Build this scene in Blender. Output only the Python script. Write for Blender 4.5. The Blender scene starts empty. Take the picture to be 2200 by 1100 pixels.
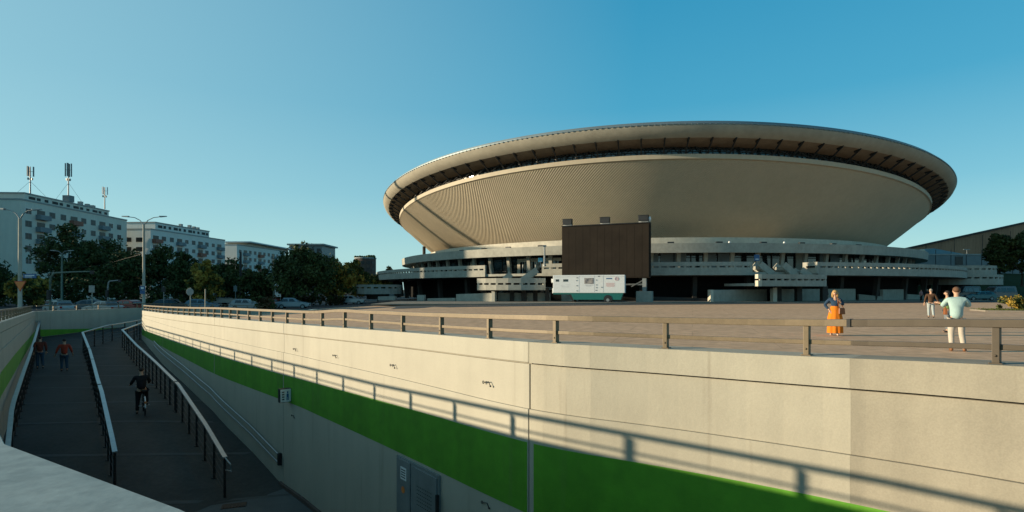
import bpy, bmesh, math, random
import numpy as np
from mathutils import Vector, Matrix
from mathutils.geometry import delaunay_2d_cdt

R = math.radians
SC = bpy.context.scene
COL = SC.collection
EYE = 1.72            # eye height above the plaza
F = 1210.0            # focal length in photo pixels (2200 wide)

# ------------------------------------------------------------ camera, sky, sun, exposure
cam = bpy.data.cameras.new("camera")
camo = bpy.data.objects.new("camera", cam)
COL.objects.link(camo)
cam.sensor_width = 36.0
cam.lens = 36.0 * F / 2200.0
cam.shift_y = 72.0 / 2200.0
cam.clip_start = 0.1
cam.clip_end = 6000
camo.location = (0, 0, EYE)
camo.rotation_euler = (R(90), 0, 0)
SC.camera = camo

SUN_EL, SUN_AZ = 10.0, 0.5      # azimuth of the light's travel, degrees from +X towards +Y
SUN_STRENGTH, SKY_STRENGTH = 5.0, 0.15
EXPOSURE = 0.55
world = bpy.data.worlds.new("World")
SC.world = world
world.use_nodes = True
wn, wl = world.node_tree.nodes, world.node_tree.links
wn.clear()
sky = wn.new("ShaderNodeTexSky")
sky.sky_type = 'NISHITA'
sky.sun_disc = False
sky.sun_elevation = R(SUN_EL)
sky.sun_rotation = R(270 - SUN_AZ)
sky.air_density = 1.0
sky.dust_density = 0.6
sky.ozone_density = 2.0
tint = wn.new("ShaderNodeMix"); tint.data_type = 'RGBA'; tint.blend_type = 'MULTIPLY'
tint.inputs[0].default_value = 1.0
tint.inputs[7].default_value = (0.62, 1.0, 0.98, 1)
bg = wn.new("ShaderNodeBackground")
bg.inputs[1].default_value = SKY_STRENGTH
wo = wn.new("ShaderNodeOutputWorld")
wl.new(sky.outputs[0], tint.inputs[6])
# clear evening air: pale cyan towards the horizon, deeper blue overhead, paler towards the sun
tc = wn.new("ShaderNodeTexCoord"); sep = wn.new("ShaderNodeSeparateXYZ"); wl.new(tc.outputs["Generated"], sep.inputs[0])
ramp = wn.new("ShaderNodeValToRGB"); cr = ramp.color_ramp
SKYC = [(0.0, (.50, .765, .775)), (.06, (.43, .71, .745)), (.16, (.205, .525, .665)), (.30, (.06, .375, .585)), (.46, (.03, .31, .53)), (.56, (.010, .17, .34)), (1.0, (.002, .06, .15))]
while len(cr.elements) < len(SKYC): cr.elements.new(0.5)
KE = 1.0 / (SKY_STRENGTH * 2 ** EXPOSURE)
for e, (p_, c_) in zip(cr.elements, SKYC): e.position = p_; e.color = tuple(c_) + (1,)
wl.new(sep.outputs[2], ramp.inputs[0])
side = wn.new("ShaderNodeMapRange"); side.inputs[1].default_value = -1.0; side.inputs[2].default_value = .2
side.inputs[3].default_value = 0.85; side.inputs[4].default_value = 0.0; wl.new(sep.outputs[0], side.inputs[0])
pale = wn.new("ShaderNodeMix"); pale.data_type = 'RGBA'; wl.new(side.outputs[0], pale.inputs[0])
wl.new(ramp.outputs[0], pale.inputs[6]); pale.inputs[7].default_value = (.42, .66, .70, 1)
sc_ = wn.new("ShaderNodeVectorMath"); sc_.operation = 'SCALE'; sc_.inputs[3].default_value = KE
wl.new(pale.outputs[2], sc_.inputs[0])
blend = wn.new("ShaderNodeMix"); blend.data_type = 'RGBA'; blend.inputs[0].default_value = 0.86
wl.new(tint.outputs[2], blend.inputs[6]); wl.new(sc_.outputs[0], blend.inputs[7])
wl.new(blend.outputs[2], bg.inputs[0]); wl.new(bg.outputs[0], wo.inputs[0])

sl = bpy.data.lights.new("sun", 'SUN')
slo = bpy.data.objects.new("sun", sl)
COL.objects.link(slo)
sl.energy = SUN_STRENGTH
sl.angle = R(0.5)
sl.color = (1.0, 0.83, 0.58)
d = Vector((math.cos(R(SUN_AZ)) * math.cos(R(SUN_EL)), math.sin(R(SUN_AZ)) * math.cos(R(SUN_EL)), -math.sin(R(SUN_EL))))
slo.rotation_euler = d.to_track_quat('-Z', 'Y').to_euler()
SC.view_settings.view_transform = 'Standard'
SC.view_settings.look = 'None'
SC.view_settings.exposure = EXPOSURE
SC.view_settings.gamma = 1.0
SC.cycles.max_bounces = 6
SC.cycles.diffuse_bounces = 3
SC.cycles.caustics_reflective = False
SC.cycles.caustics_refractive = False
SC.cycles.sample_clamp_indirect = 4.0

# ------------------------------------------------------------ materials
def mat(name, col, rough=0.7, metal=0.0, var=0.12, scale=1.5, col2=None, bump=0.0, bscale=30.0, streak=0.0,
        coords='pos', spec=0.4, emit=None, fine=0.0, fscale=60.0, grid=0.0, drip=0.0):
    m = bpy.data.materials.new(name); m.use_nodes = True
    n, l = m.node_tree.nodes, m.node_tree.links
    b = n["Principled BSDF"]
    b.inputs["Roughness"].default_value = rough
    b.inputs["Metallic"].default_value = metal
    b.inputs["Specular IOR Level"].default_value = spec
    if coords == 'pos':
        g = n.new("ShaderNodeNewGeometry"); src = g.outputs["Position"]
    else:
        g = n.new("ShaderNodeTexCoord"); src = g.outputs["Object"]
    c1 = tuple(col) + (1,)
    c2 = tuple(col2) + (1,) if col2 else tuple(max(0, c * (1 - 2.2 * var)) for c in col) + (1,)
    nz = n.new("ShaderNodeTexNoise"); nz.inputs["Scale"].default_value = scale
    nz.inputs["Detail"].default_value = 6; nz.inputs["Roughness"].default_value = 0.62
    l.new(src, nz.inputs["Vector"])
    rp = n.new("ShaderNodeValToRGB")
    rp.color_ramp.elements[0].position = 0.32; rp.color_ramp.elements[0].color = c2
    rp.color_ramp.elements[1].position = 0.68; rp.color_ramp.elements[1].color = c1
    l.new(nz.outputs["Fac"], rp.inputs[0])
    out = rp.outputs[0]
    def mul(a, fac_out, lo):
        mr = n.new("ShaderNodeMapRange"); mr.inputs[1].default_value = 0.35; mr.inputs[2].default_value = 0.65
        mr.inputs[3].default_value = lo; mr.inputs[4].default_value = 1.0
        l.new(fac_out, mr.inputs[0])
        mx = n.new("ShaderNodeMix"); mx.data_type = 'RGBA'; mx.blend_type = 'MULTIPLY'; mx.inputs[0].default_value = 1.0
        l.new(a, mx.inputs[6]); l.new(mr.outputs[0], mx.inputs[7])
        return mx.outputs[2]
    if streak > 0:
        mp = n.new("ShaderNodeMapping"); mp.inputs["Scale"].default_value = (1.5, 1.5, 0.13)
        l.new(src, mp.inputs["Vector"])
        n2 = n.new("ShaderNodeTexNoise"); n2.inputs["Scale"].default_value = 1.6; n2.inputs["Detail"].default_value = 5
        l.new(mp.outputs[0], n2.inputs["Vector"])
        out = mul(out, n2.outputs["Fac"], 1 - streak)
    if drip > 0:
        mp = n.new("ShaderNodeMapping"); mp.inputs["Scale"].default_value = (2.6, 2.6, 0.16); l.new(src, mp.inputs["Vector"])
        n5 = n.new("ShaderNodeTexNoise"); n5.inputs["Scale"].default_value = 1.7; n5.inputs["Detail"].default_value = 7; n5.inputs["Roughness"].default_value = .55
        l.new(mp.outputs[0], n5.inputs["Vector"])
        mr = n.new("ShaderNodeMapRange"); mr.inputs[1].default_value = .60; mr.inputs[2].default_value = .74; mr.inputs[3].default_value = 0; mr.inputs[4].default_value = drip
        l.new(n5.outputs["Fac"], mr.inputs[0])
        mx = n.new("ShaderNodeMix"); mx.data_type = 'RGBA'; l.new(mr.outputs[0], mx.inputs[0]); l.new(out, mx.inputs[6]); mx.inputs[7].default_value = (.17, .13, .09, 1); out = mx.outputs[2]
    if fine > 0:
        n4 = n.new("ShaderNodeTexNoise"); n4.inputs["Scale"].default_value = fscale; n4.inputs["Detail"].default_value = 3
        l.new(src, n4.inputs["Vector"])
        out = mul(out, n4.outputs["Fac"], 1 - fine)
    if grid > 0:
        mp = n.new("ShaderNodeMapping"); mp.inputs["Rotation"].default_value = (0, 0, .31); l.new(src, mp.inputs["Vector"])
        br = n.new("ShaderNodeTexBrick"); br.inputs["Scale"].default_value = 1.0
        br.inputs["Brick Width"].default_value = grid; br.inputs["Row Height"].default_value = grid * .6; br.inputs["Mortar Size"].default_value = .025
        br.inputs["Color1"].default_value = (1, 1, 1, 1); br.inputs["Color2"].default_value = (.95, .955, .96, 1); br.inputs["Mortar"].default_value = (.82, .82, .82, 1)
        l.new(mp.outputs[0], br.inputs["Vector"])
        mx = n.new("ShaderNodeMix"); mx.data_type = 'RGBA'; mx.blend_type = 'MULTIPLY'; mx.inputs[0].default_value = 1.0
        l.new(out, mx.inputs[6]); l.new(br.outputs[0], mx.inputs[7]); out = mx.outputs[2]
    l.new(out, b.inputs["Base Color"])
    if bump > 0:
        n3 = n.new("ShaderNodeTexNoise"); n3.inputs["Scale"].default_value = bscale; n3.inputs["Detail"].default_value = 4
        l.new(src, n3.inputs["Vector"])
        bp = n.new("ShaderNodeBump"); bp.inputs["Strength"].default_value = bump; bp.inputs["Distance"].default_value = 0.02
        l.new(n3.outputs["Fac"], bp.inputs["Height"]); l.new(bp.outputs[0], b.inputs["Normal"])
    if emit:
        b.inputs["Emission Color"].default_value = tuple(emit) + (1,); b.inputs["Emission Strength"].default_value = 1
    return m

def flat(name, col, rough=0.5, metal=0.0, spec=0.4):
    return mat(name, col, rough, metal, var=0.05, scale=4.0, spec=spec, coords='obj')

M = {}
M['wall_pale'] = mat('painted_concrete_pale', (.47, .44, .36), .8, var=.045, scale=.8, bump=.1, bscale=22, drip=.30, streak=.06, fine=.06)
M['wall_mid'] = mat('painted_concrete_mid', (.455, .42, .335), .82, var=.06, scale=.9, bump=.12, bscale=20, drip=.34, streak=.08, fine=.08)
M['wall_raw'] = mat('raw_concrete', (.36, .325, .255), .85, var=.09, scale=1.1, bump=.15, bscale=18, drip=.38, streak=.12, fine=.1)
M['green'] = mat('green_paint', (.115, .36, .020), .65, var=.08, scale=1.2, bump=.12, bscale=22, drip=.22, streak=.14, fine=.12, fscale=5)
M['coping_top'] = mat('weathered_coping', (.34, .38, .36), .5, var=.14, scale=5, bump=.04, bscale=60, fine=.22, fscale=16, col2=(.24, .28, .27))
M['plaza'] = mat('plaza_asphalt', (.74, .465, .285), .9, var=.06, scale=.35, bump=.12, bscale=9, fine=.25, fscale=2.2, spec=.2, grid=5.0)
M['terrain'] = mat('dark_ground', (.07, .072, .06), .95, var=.15, scale=.2, spec=.1)
M['street'] = mat('street_asphalt', (.05, .052, .055), .9, var=.15, scale=.6, spec=.3)
M['shade_strip'] = mat('shade_strip_asphalt', (.055, .066, .07), .85, var=.12, scale=.4, spec=.3)  # asphalt coloured dark to stand for the shade before the arena
M['pavement'] = mat('pavement_concrete', (.26, .23, .19), .9, var=.1, scale=1.5, spec=.2)
M['ramp'] = mat('ramp_asphalt', (.078, .073, .065), .9, var=.14, scale=.5, bump=.3, bscale=40, fine=.15, fscale=8, spec=.25)
M['ramp_joint'] = mat('ramp_joint_seal', (.092, .09, .083), .9)
M['ramp_pale'] = mat('ramp_landing_concrete', (.12, .125, .12), .9, var=.12, scale=1.0, spec=.25)
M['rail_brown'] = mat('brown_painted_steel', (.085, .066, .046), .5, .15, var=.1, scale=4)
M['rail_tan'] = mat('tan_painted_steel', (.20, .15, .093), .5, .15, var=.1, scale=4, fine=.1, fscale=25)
M['rail_dark'] = mat('dark_steel', (.03, .032, .034), .5, .3)
M['steel'] = mat('brushed_steel', (.34, .37, .38), .4, .85, var=.1, scale=5)
M['steel_dull'] = mat('galvanised_steel', (.30, .32, .32), .5, .6, var=.12, scale=3)
M['rust'] = mat('rusty_iron', (.10, .06, .04), .8, .2)
M['bowl'] = mat('bowl_cladding', (.54, .46, .34), .6, .0, var=.05, scale=.09, spec=.25, streak=.06, fine=.05, fscale=.7)
M['fascia'] = mat('fascia_concrete', (.40, .36, .28), .85, var=.08, scale=.25, fine=.1, fscale=1.2)
M['roof_metal'] = mat('roof_metal', (.20, .25, .27), .5, .4, var=.06, scale=.3)
M['arena_conc'] = mat('arena_concrete', (.42, .405, .345), .85, var=.09, scale=.5, fine=.13, fscale=2.2, streak=.08)
M['arena_pale_sunlit'] = mat('arena_pale_sunlit_concrete', (.60, .55, .45), .85, var=.07, scale=.5, fine=.1, fscale=2)  # pale trim; on wall ends the paler tone stands for sunlight
M['soffit'] = mat('dark_soffit', (.30, .24, .18), .8)
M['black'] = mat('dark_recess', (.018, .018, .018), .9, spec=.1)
M['glass'] = mat('dark_glass', (.02, .03, .035), .08, 0, var=.2, spec=.8)
M['frame_dark'] = mat('dark_frame', (.022, .023, .024), .6)
M['white'] = flat('white_paint', (.78, .79, .78), .45)
M['teal'] = flat('teal_paint', (.012, .14, .125), .45)
M['rubber'] = flat('rubber', (.015, .015, .015), .8)
M['screen'] = mat('screen_back', (.024, .018, .013), .8, var=.15, scale=.5, spec=.15)
M['blue'] = flat('sign_blue', (.04, .12, .27), .5)
M['cyan'] = flat('sign_cyan', (.07, .35, .50), .5)
M['orange_sign'] = flat('sign_orange', (.75, .22, .05), .5)
M['red'] = flat('red_paint', (.45, .05, .03), .5)
M['bark'] = mat('bark', (.075, .055, .04), .95, var=.2, scale=6)
def leafmat(name, c, c2):
    m = mat(name, c, .7, col2=c2, scale=.7, spec=.2)
    return m
M['leaf_dark'] = leafmat('leaves_dark', (.060, .084, .026), (.028, .044, .015))
M['leaf_mid'] = leafmat('leaves_mid', (.085, .10, .028), (.040, .056, .018))
M['leaf_gold_sunlit'] = leafmat('leaves_golden_sunlit', (.46, .29, .05), (.16, .13, .028))  # autumn gold, brightened in colour to stand for sun patches in the crowns
M['grass'] = leafmat('grass_blades', (.10, .11, .025), (.05, .065, .018))
M['bank'] = mat('bank_turf', (.03, .045, .015), .95, var=.2, scale=.8, spec=.1)

# ------------------------------------------------------------ mesh building
class MB:
    def __init__(s): s.v = []; s.f = []; s.m = []
    def add(s, vs, fs, mi=0):
        o = len(s.v); s.v += [tuple(p) for p in vs]
        for q in fs: s.f.append(tuple(i + o for i in q)); s.m.append(mi)
        return s
    def box(s, c, size, rz=0.0, mi=0, mtx=None, taper=1.0):
        sx, sy, sz = (k / 2 for k in size)
        vs = []
        for z in (-1, 1):
            t = taper if z > 0 else 1.0
            for x, y in ((-1, -1), (1, -1), (1, 1), (-1, 1)): vs.append(Vector((x * sx * t, y * sy * t, z * sz)))
        if mtx is None: mtx = Matrix.Rotation(rz, 4, 'Z')
        vs = [mtx @ p + Vector(c) for p in vs]
        return s.add(vs, [(3, 2, 1, 0), (4, 5, 6, 7), (0, 1, 5, 4), (1, 2, 6, 5), (2, 3, 7, 6), (3, 0, 4, 7)], mi)
    def beam(s, p0, p1, w, h, mi=0, up=(0, 0, 1)):
        p0, p1 = Vector(p0), Vector(p1); d_ = (p1 - p0).normalized(); u = Vector(up)
        x = d_.cross(u)
        if x.length < 1e-4: x = d_.cross(Vector((1, 0, 0)))
        x.normalize(); y = x.cross(d_)
        vs = []
        for p in (p0, p1):
            for a, b in ((-1, -1), (1, -1), (1, 1), (-1, 1)): vs.append(p + x * a * w / 2 + y * b * h / 2)
        return s.add(vs, [(3, 2, 1, 0), (4, 5, 6, 7), (0, 1, 5, 4), (1, 2, 6, 5), (2, 3, 7, 6), (3, 0, 4, 7)], mi)
    def tube(s, pts, r, n=8, mi=0, caps=True):
        pts = [Vector(p) for p in pts]; k = len(pts)
        rs = r if isinstance(r, (list, tuple)) else [r] * k
        vs, fs = [], []
        for i, p in enumerate(pts):
            t = (pts[min(i + 1, k - 1)] - pts[max(i - 1, 0)]).normalized()
            x = t.cross(Vector((0, 0, 1)))
            if x.length < 1e-3: x = Vector((1, 0, 0))
            x.normalize(); y = x.cross(t)
            for j in range(n):
                a = 2 * math.pi * j / n
                vs.append(p + (x * math.cos(a) + y * math.sin(a)) * rs[i])
        for i in range(k - 1):
            for j in range(n):
                fs.append((i * n + j, i * n + (j + 1) % n, (i + 1) * n + (j + 1) % n, (i + 1) * n + j))
        if caps: fs.append(tuple(range(n - 1, -1, -1))); fs.append(tuple((k - 1) * n + j for j in range(n)))
        return s.add(vs, fs, mi)
    def cyl(s, c, r, h, n=16, mi=0, axis='z', r2=None):
        r2 = r if r2 is None else r2
        e = {'z': Vector((0, 0, h)), 'y': Vector((0, h, 0)), 'x': Vector((h, 0, 0))}[axis]
        c = Vector(c); return s.tube([c - e / 2, c + e / 2], [r, r2], n, mi)
    def prism(s, poly, ext, mi=0):
        n = len(poly); e = Vector(ext); a = [Vector(p) for p in poly]
        return s.add(a + [p + e for p in a], [tuple(range(n - 1, -1, -1)), tuple(range(n, 2 * n))] +
                     [(i, (i + 1) % n, n + (i + 1) % n, n + i) for i in range(n)], mi)
    def sphere(s, c, r, nu=10, nv=7, mi=0, sc=(1, 1, 1)):
        vs, fs = [], []
        for i in range(nv + 1):
            th = math.pi * i / nv
            for j in range(nu):
                a = 2 * math.pi * j / nu
                vs.append((c[0] + r * sc[0] * math.sin(th) * math.cos(a), c[1] + r * sc[1] * math.sin(th) * math.sin(a), c[2] + r * sc[2] * math.cos(th)))
        for i in range(nv):
            for j in range(nu): fs.append((i * nu + j, (i + 1) * nu + j, (i + 1) * nu + (j + 1) % nu, i * nu + (j + 1) % nu))
        return s.add(vs, fs, mi)
    def sweep(s, rows, closed=True, mi=0, caps=True):
        """rows: list of cross-sections (equal length lists of points)"""
        n = len(rows[0]); vs = [p for r in rows for p in r]; fs = []
        for i in range(len(rows) - 1):
            for j in range(n if closed else n - 1):
                fs.append((i * n + j, i * n + (j + 1) % n, (i + 1) * n + (j + 1) % n, (i + 1) * n + j))
        if caps and closed: fs.append(tuple(range(n - 1, -1, -1))); fs.append(tuple((len(rows) - 1) * n + j for j in range(n)))
        return s.add(vs, fs, mi)
    def build(s, name, mats, parent=None, smooth=False, bevel=0.0):
        me = bpy.data.meshes.new(name)
        org = Vector((0, 0, 0))
        r = parent
        while r is not None:
            if r.get('org') is not None: org = Vector(r['org'])
            r = r.parent
        me.from_pydata([tuple(Vector(p) - org) for p in s.v], [], s.f)
        if not isinstance(mats, (list, tuple)): mats = [mats]
        for k in mats: me.materials.append(M[k] if isinstance(k, str) else k)
        me.polygons.foreach_set('material_index', s.m)
        bm = bmesh.new(); bm.from_mesh(me)
        if bevel > 0:
            bmesh.ops.remove_doubles(bm, verts=bm.verts, dist=1e-5)
            es = [e for e in bm.edges if len(e.link_faces) == 2 and e.calc_face_angle(0) > 0.5]
            bmesh.ops.bevel(bm, geom=es, offset=bevel, segments=2, affect='EDGES', profile=0.6)
        bmesh.ops.recalc_face_normals(bm, faces=bm.faces)
        bm.to_mesh(me); bm.free()
        if smooth:
            me.polygons.foreach_set('use_smooth', [True] * len(me.polygons))
            try: me.set_sharp_from_angle(angle=R(40))
            except Exception: pass
        o = bpy.data.objects.new(name, me); COL.objects.link(o)
        if parent is not None: o.parent = parent
        return o

def tag(o, label=None, cat=None, group=None, kind=None):
    if label: o['label'] = label
    if cat: o['category'] = cat
    if group: o['group'] = group
    if kind: o['kind'] = kind
    return o
def thing(name, label, cat, loc=(0, 0, 0), rz=0.0, group=None, world=False):
    """Empty at the thing's base. world=True: its parts are given in world coordinates (no rotation)."""
    o = bpy.data.objects.new(name, None); COL.objects.link(o)
    o.location = loc; o.rotation_euler = (0, 0, rz); o.empty_display_size = .2
    if world: o['org'] = tuple(loc)
    return tag(o, label, cat, group)
def copy_tree(o, parent=None):
    c = o.copy(); COL.objects.link(c)
    if parent is not None: c.parent = parent
    for ch in list(o.children): copy_tree(ch, c)
    return c
def at(px, py, Y): return Vector(((px - 1100) / F * Y, Y, EYE + (622 - py) / F * Y))
def ss(a, b, x):
    t = max(0, min(1, (x - a) / (b - a))); return t * t * (3 - 2 * t)
def lerp(a, b, t): return a + (b - a) * t
def interp(x, xs, ys):
    return float(np.interp(x, xs, ys))
def gz(x, y=0): return -1.0 * ss(8, 36, -x)
# ------------------------------------------------------------ the sunken passage: plan lines (x, y, top height)
def resample(pts, step):
    out = [pts[0]]
    for a, b in zip(pts[:-1], pts[1:]):
        L = math.dist(a[:2], b[:2]); k = max(1, int(round(L / step)))
        for i in range(1, k + 1): out.append(tuple(lerp(a[j], b[j], i / k) for j in range(len(a))))
    return out
def smooth_line(pts, it=2):
    for _ in range(it):
        n = [pts[0]]
        for a, b in zip(pts[:-1], pts[1:]):
            n.append(tuple(.75 * p + .25 * q for p, q in zip(a, b))); n.append(tuple(.25 * p + .75 * q for p, q in zip(a, b)))
        n.append(pts[-1]); pts = n
    return pts
E_ = EYE
RWK = [(8.6, -.8, E_ - .50), (7.0, 1.3, E_ - .55), (5.6, 3.3, E_ - .61), (4.27, 5.0, E_ - .66), (3.22, 6.2, E_ - .735), (1.94, 7.22, E_ - .76), (.57, 8.07, E_ - .773),
       (-.45, 9.28, E_ - .81), (-1.41, 10.5, E_ - .84), (-2.37, 11.69, E_ - .875), (-3.31, 12.84, E_ - .91), (-4.25, 13.97, E_ - .945), (-5.2, 15.1, E_ - .98), (-6.1, 16.2, E_ - 1.01),
       (-8.9, 19.2, E_ - 1.06), (-11.67, 22.2, E_ - 1.10), (-15.4, 26.8, E_ - 1.24), (-19.5, 31.8, E_ - 1.36), (-27.3, 41.6, E_ - 1.55)]
LWK = [(3.5, -1.8, E_ - .62), (1.2, .15, E_ - .66), (-1.06, 1.77, E_ - .70), (-2.29, 2.52, E_ - .70), (-3.5, 3.68, E_ - .67), (-5.3, 5.6, E_ - .68), (-8.05, 8.6, E_ - .82), (-11.6, 12.4, E_ - .93),
       (-16.1, 17.7, E_ - 1.05), (-25, 28.85, E_ - 1.30), (-33.9, 40.0, E_ - 1.55)]
LWX = [(-33.9, 40.0, E_ - 1.55), (-31.7, 48.0, E_ - 1.56), (-29.5, 57.0, E_ - 1.9), (-28.0, 64, E_ - 2.3)]
RWX = [(-27.3, 41.6, E_ - 1.55), (-25.4, 49.0, E_ - 1.75), (-23.5, 57, E_ - 2.0), (-22.0, 64, E_ - 2.3)]
RW = resample(smooth_line(RWK, 2), .4); LW = resample(LWK, .5)
FU = [-60, 17.4, 20, 25, 31, 38.3, 45, 50, 56, 68]
FZ = [-5.95, -5.95, -5.5, -4.87, -4.6, -4.35, -3.95, -3.62, -3.1, -2.74]
def floor_z(x, y):
    return E_ + interp(-.66 * x + .75 * y, FU, FZ)

def normals2(line, side):
    """unit normals; side=+1 -> to the right of travel"""
    out = []
    for i in range(len(line)):
        a, b = line[max(0, i - 1)], line[min(len(line) - 1, i + 1)]
        dx, dy = b[0] - a[0], b[1] - a[1]; L = math.hypot(dx, dy) or 1
        out.append((dy / L * side, -dx / L * side))
    return out
def wall_strip(mb, line, nrm, f0, f1, zt, zb, mi=0):
    """closed strip along the line between offsets f0 (trench side, positive = into trench) and f1, heights as functions"""
    rows = []
    for (x, y, t), (nx, ny) in zip(line, nrm):
        a, b = zt(x, y, t), zb(x, y, t)
        rows.append([(x + nx * f0, y + ny * f0, a), (x + nx * f1, y + ny * f1, a), (x + nx * f1, y + ny * f1, b), (x + nx * f0, y + ny * f0, b)])
    mb.sweep(rows, True, mi)
def arclen(line):
    s = [0]
    for a, b in zip(line[:-1], line[1:]): s.append(s[-1] + math.dist(a[:2], b[:2]))
    return s
def cut(line, nrm, s0, s1):
    s = arclen(line)
    def pt(q):
        return tuple(interp(q, s, [p[j] for p in line]) for j in range(3)), tuple(interp(q, s, [p[j] for p in nrm]) for j in range(2))
    L, N = [], []
    for q in [s0] + [q for q in s if s0 + .02 < q < s1 - .02] + [s1]:
        a, b = pt(q); L.append(a); N.append(b)
    return L, N
def s_at_px(line, px):
    s = arclen(line); best = None
    for i in range(len(line) - 1):
        f = lambda p: p[0] - (px - 1100) / F * p[1]
        a, b = f(line[i]), f(line[i + 1])
        if line[i][1] > .5 and a * b <= 0:
            best = s[i] + (s[i + 1] - s[i]) * a / (a - b); break
    return best

RN = normals2(RW, -1)       # travelling away, trench lies to the left
LN = normals2(LW, 1)
sR = arclen(RW); sL = arclen(LW)
S_J = s_at_px(RW, 1139); S_K = s_at_px(RW, 1828)
green_off = lambda y: interp(y, [4, 8, 17, 23, 42], [1.50, 1.50, 1.56, 1.47, 1.38])
def build_wall(root, line, nrm, segs, stripe=True):
    for k, (s0, s1, mk, stp, g0, g1) in enumerate(segs):
        L, N = cut(line, nrm, s0, s1)
        pr = .035 if stp else .02
        c = MB(); wall_strip(c, L, N, pr, -.42, lambda x, y, t: t, lambda x, y, t: t - .31)
        c.build('coping', [mk], root, bevel=.012 if not stp else 0)
        c = MB(); wall_strip(c, L, N, -.05, -.38, lambda x, y, t: t - .31, lambda x, y, t: t - .332)
        c.build('shadow_gap', ['frame_dark' if stp else mk], root)
        c = MB(); wall_strip(c, L, N, 0 if stp else .006, -.38, lambda x, y, t: t - .332, lambda x, y, t: t - 1.0 + (.0 if y < 9 else .015 * (y - 9)))
        c.build('upper_panel', [mk], root)
        c = MB(); wall_strip(c, L, N, .03, -.38, lambda x, y, t: t - 1.005 + (.0 if y < 9 else .015 * (y - 9)), lambda x, y, t: floor_z(x, y) - .3)
        c.build('lower_panel', [mk], root, bevel=.008 if not stp else 0)
        L, N = cut(line, nrm, s0 + g0, s1 - g1)
        c = MB(); wall_strip(c, L, N, .034, .01, lambda x, y, t: t - green_off(y), lambda x, y, t: max(E_ - 3.35, floor_z(x, y) + .02) if t - green_off(y) > max(E_ - 3.35, floor_z(x, y) + .02) else t - green_off(y) - .01)
        c.build('green_stripe', ['green'], root)

rw = thing('retaining_wall', 'long sunlit pale concrete wall with green painted band below the plaza railing', 'wall', (-3, 12, 0), world=True)
# the joints along the far painted part
segs = [(0, S_K - .0005, 'wall_raw', True, .0, .0), (S_K + .0005, S_J - .012, 'wall_mid', True, .0, .09)]
cuts = [S_J + .012] + [s_at_px(RW, p) for p in (611, 462)] + [sR[-1] * .80, sR[-1]]
for i in range(len(cuts) - 1): segs.append((cuts[i] + (.008 if i else 0), cuts[i + 1] - .008, 'wall_pale', False, .02, .05 if i else .03))
build_wall(rw, RW, RN, segs)
# end of the wall turning along the exit ramp
RXL = resample(RWX, 2.0); RXN = normals2(RXL, -1)
c = MB(); wall_strip(c, RXL, RXN, .02, -.4, lambda x, y, t: t, lambda x, y, t: floor_z(x, y) - .4); c.build('return_wall', ['wall_mid'], rw)
# service door set in the wall
def wall_frame(px, z):
    s = s_at_px(RW, px); (L, N) = cut(RW, RN, s, s + .05)
    p = Vector((L[0][0], L[0][1], z)); n = Vector((N[0][0], N[0][1], 0)).normalized(); t = Vector((L[-1][0] - L[0][0], L[-1][1] - L[0][1], 0)).normalized()
    return p, n, t
def wall_box(mb, p, n, t, u, v, d0, d1, mi=0):
    """u=(u0,u1) along the wall (away from viewer +), v=(z0,z1) relative, d out of the wall"""
    vs = []
    for dd in (d0, d1):
        for uu, vv in ((u[0], v[0]), (u[1], v[0]), (u[1], v[1]), (u[0], v[1])): vs.append(p + n * dd + t * uu + Vector((0, 0, vv)))
    mb.add(vs, [(3, 2, 1, 0), (4, 5, 6, 7), (0, 1, 5, 4), (1, 2, 6, 5), (2, 3, 7, 6), (3, 0, 4, 7)], mi)
p, n, t = wall_frame(950, 0)
L1 = (cut(RW, RN, s_at_px(RW, 950), s_at_px(RW, 858))[0]); dw = math.dist(L1[0][:2], L1[-1][:2])
zt = E_ - 3.40; zb = floor_z(p.x, p.y)
M['door'] = mat('grey_steel_door', (.27, .30, .30), .5, .2, var=.12, scale=2.5, streak=.12)
dr = MB(); wall_box(dr, p, n, t, (0, dw), (zb, zt), .02, .075); do = dr.build('service_door', ['door'], rw, bevel=.006)
k1 = dw * .62
l = MB(); wall_box(l, p, n, t, (.05, k1 - .02), (zb + .03, zt - .06), .075, .10); l.build('door_leaf', ['door'], do, bevel=.006)
l = MB(); wall_box(l, p, n, t, (k1 + .02, dw - .05), (zb + .03, zt - .03), .075, .10); l.build('door_leaf', ['door'], do, bevel=.006)
l = MB()
for i in range(9):
    for j in range(6): wall_box(l, p, n, t, (.22 + i * .065, .242 + i * .065), (zt - .75 + j * .07, zt - .736 + j * .07), .10, .104)
l.build('vent_grille', ['black'], do)
l = MB(); wall_box(l, p, n, t, (k1 + .16, k1 + .40), (zt - .42, zt - .17), .10, .106); l.build('notice', ['white'], do)
l = MB()
for j in range(4): wall_box(l, p, n, t, (k1 + .19, k1 + .37), (zt - .38 + j * .05, zt - .36 + j * .05), .106, .108)
l.build('notice_lines', ['frame_dark'], do)
l = MB(); q = p + n * .103 + t * (k1 + .29) + Vector((0, 0, zt - .62)); l.tube([q, q + n * .006], .07, 14); l.build('warning_disc', ['orange_sign'], do)
l = MB(); wall_box(l, p, n, t, (-.02, .03), (zt - .7, zt - .35), .075, .13); wall_box(l, p, n, t, (.10, .16), (zb + 1.0, zb + 1.14), .10, .14); l.build('hinge', ['rail_dark'], do)

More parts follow.
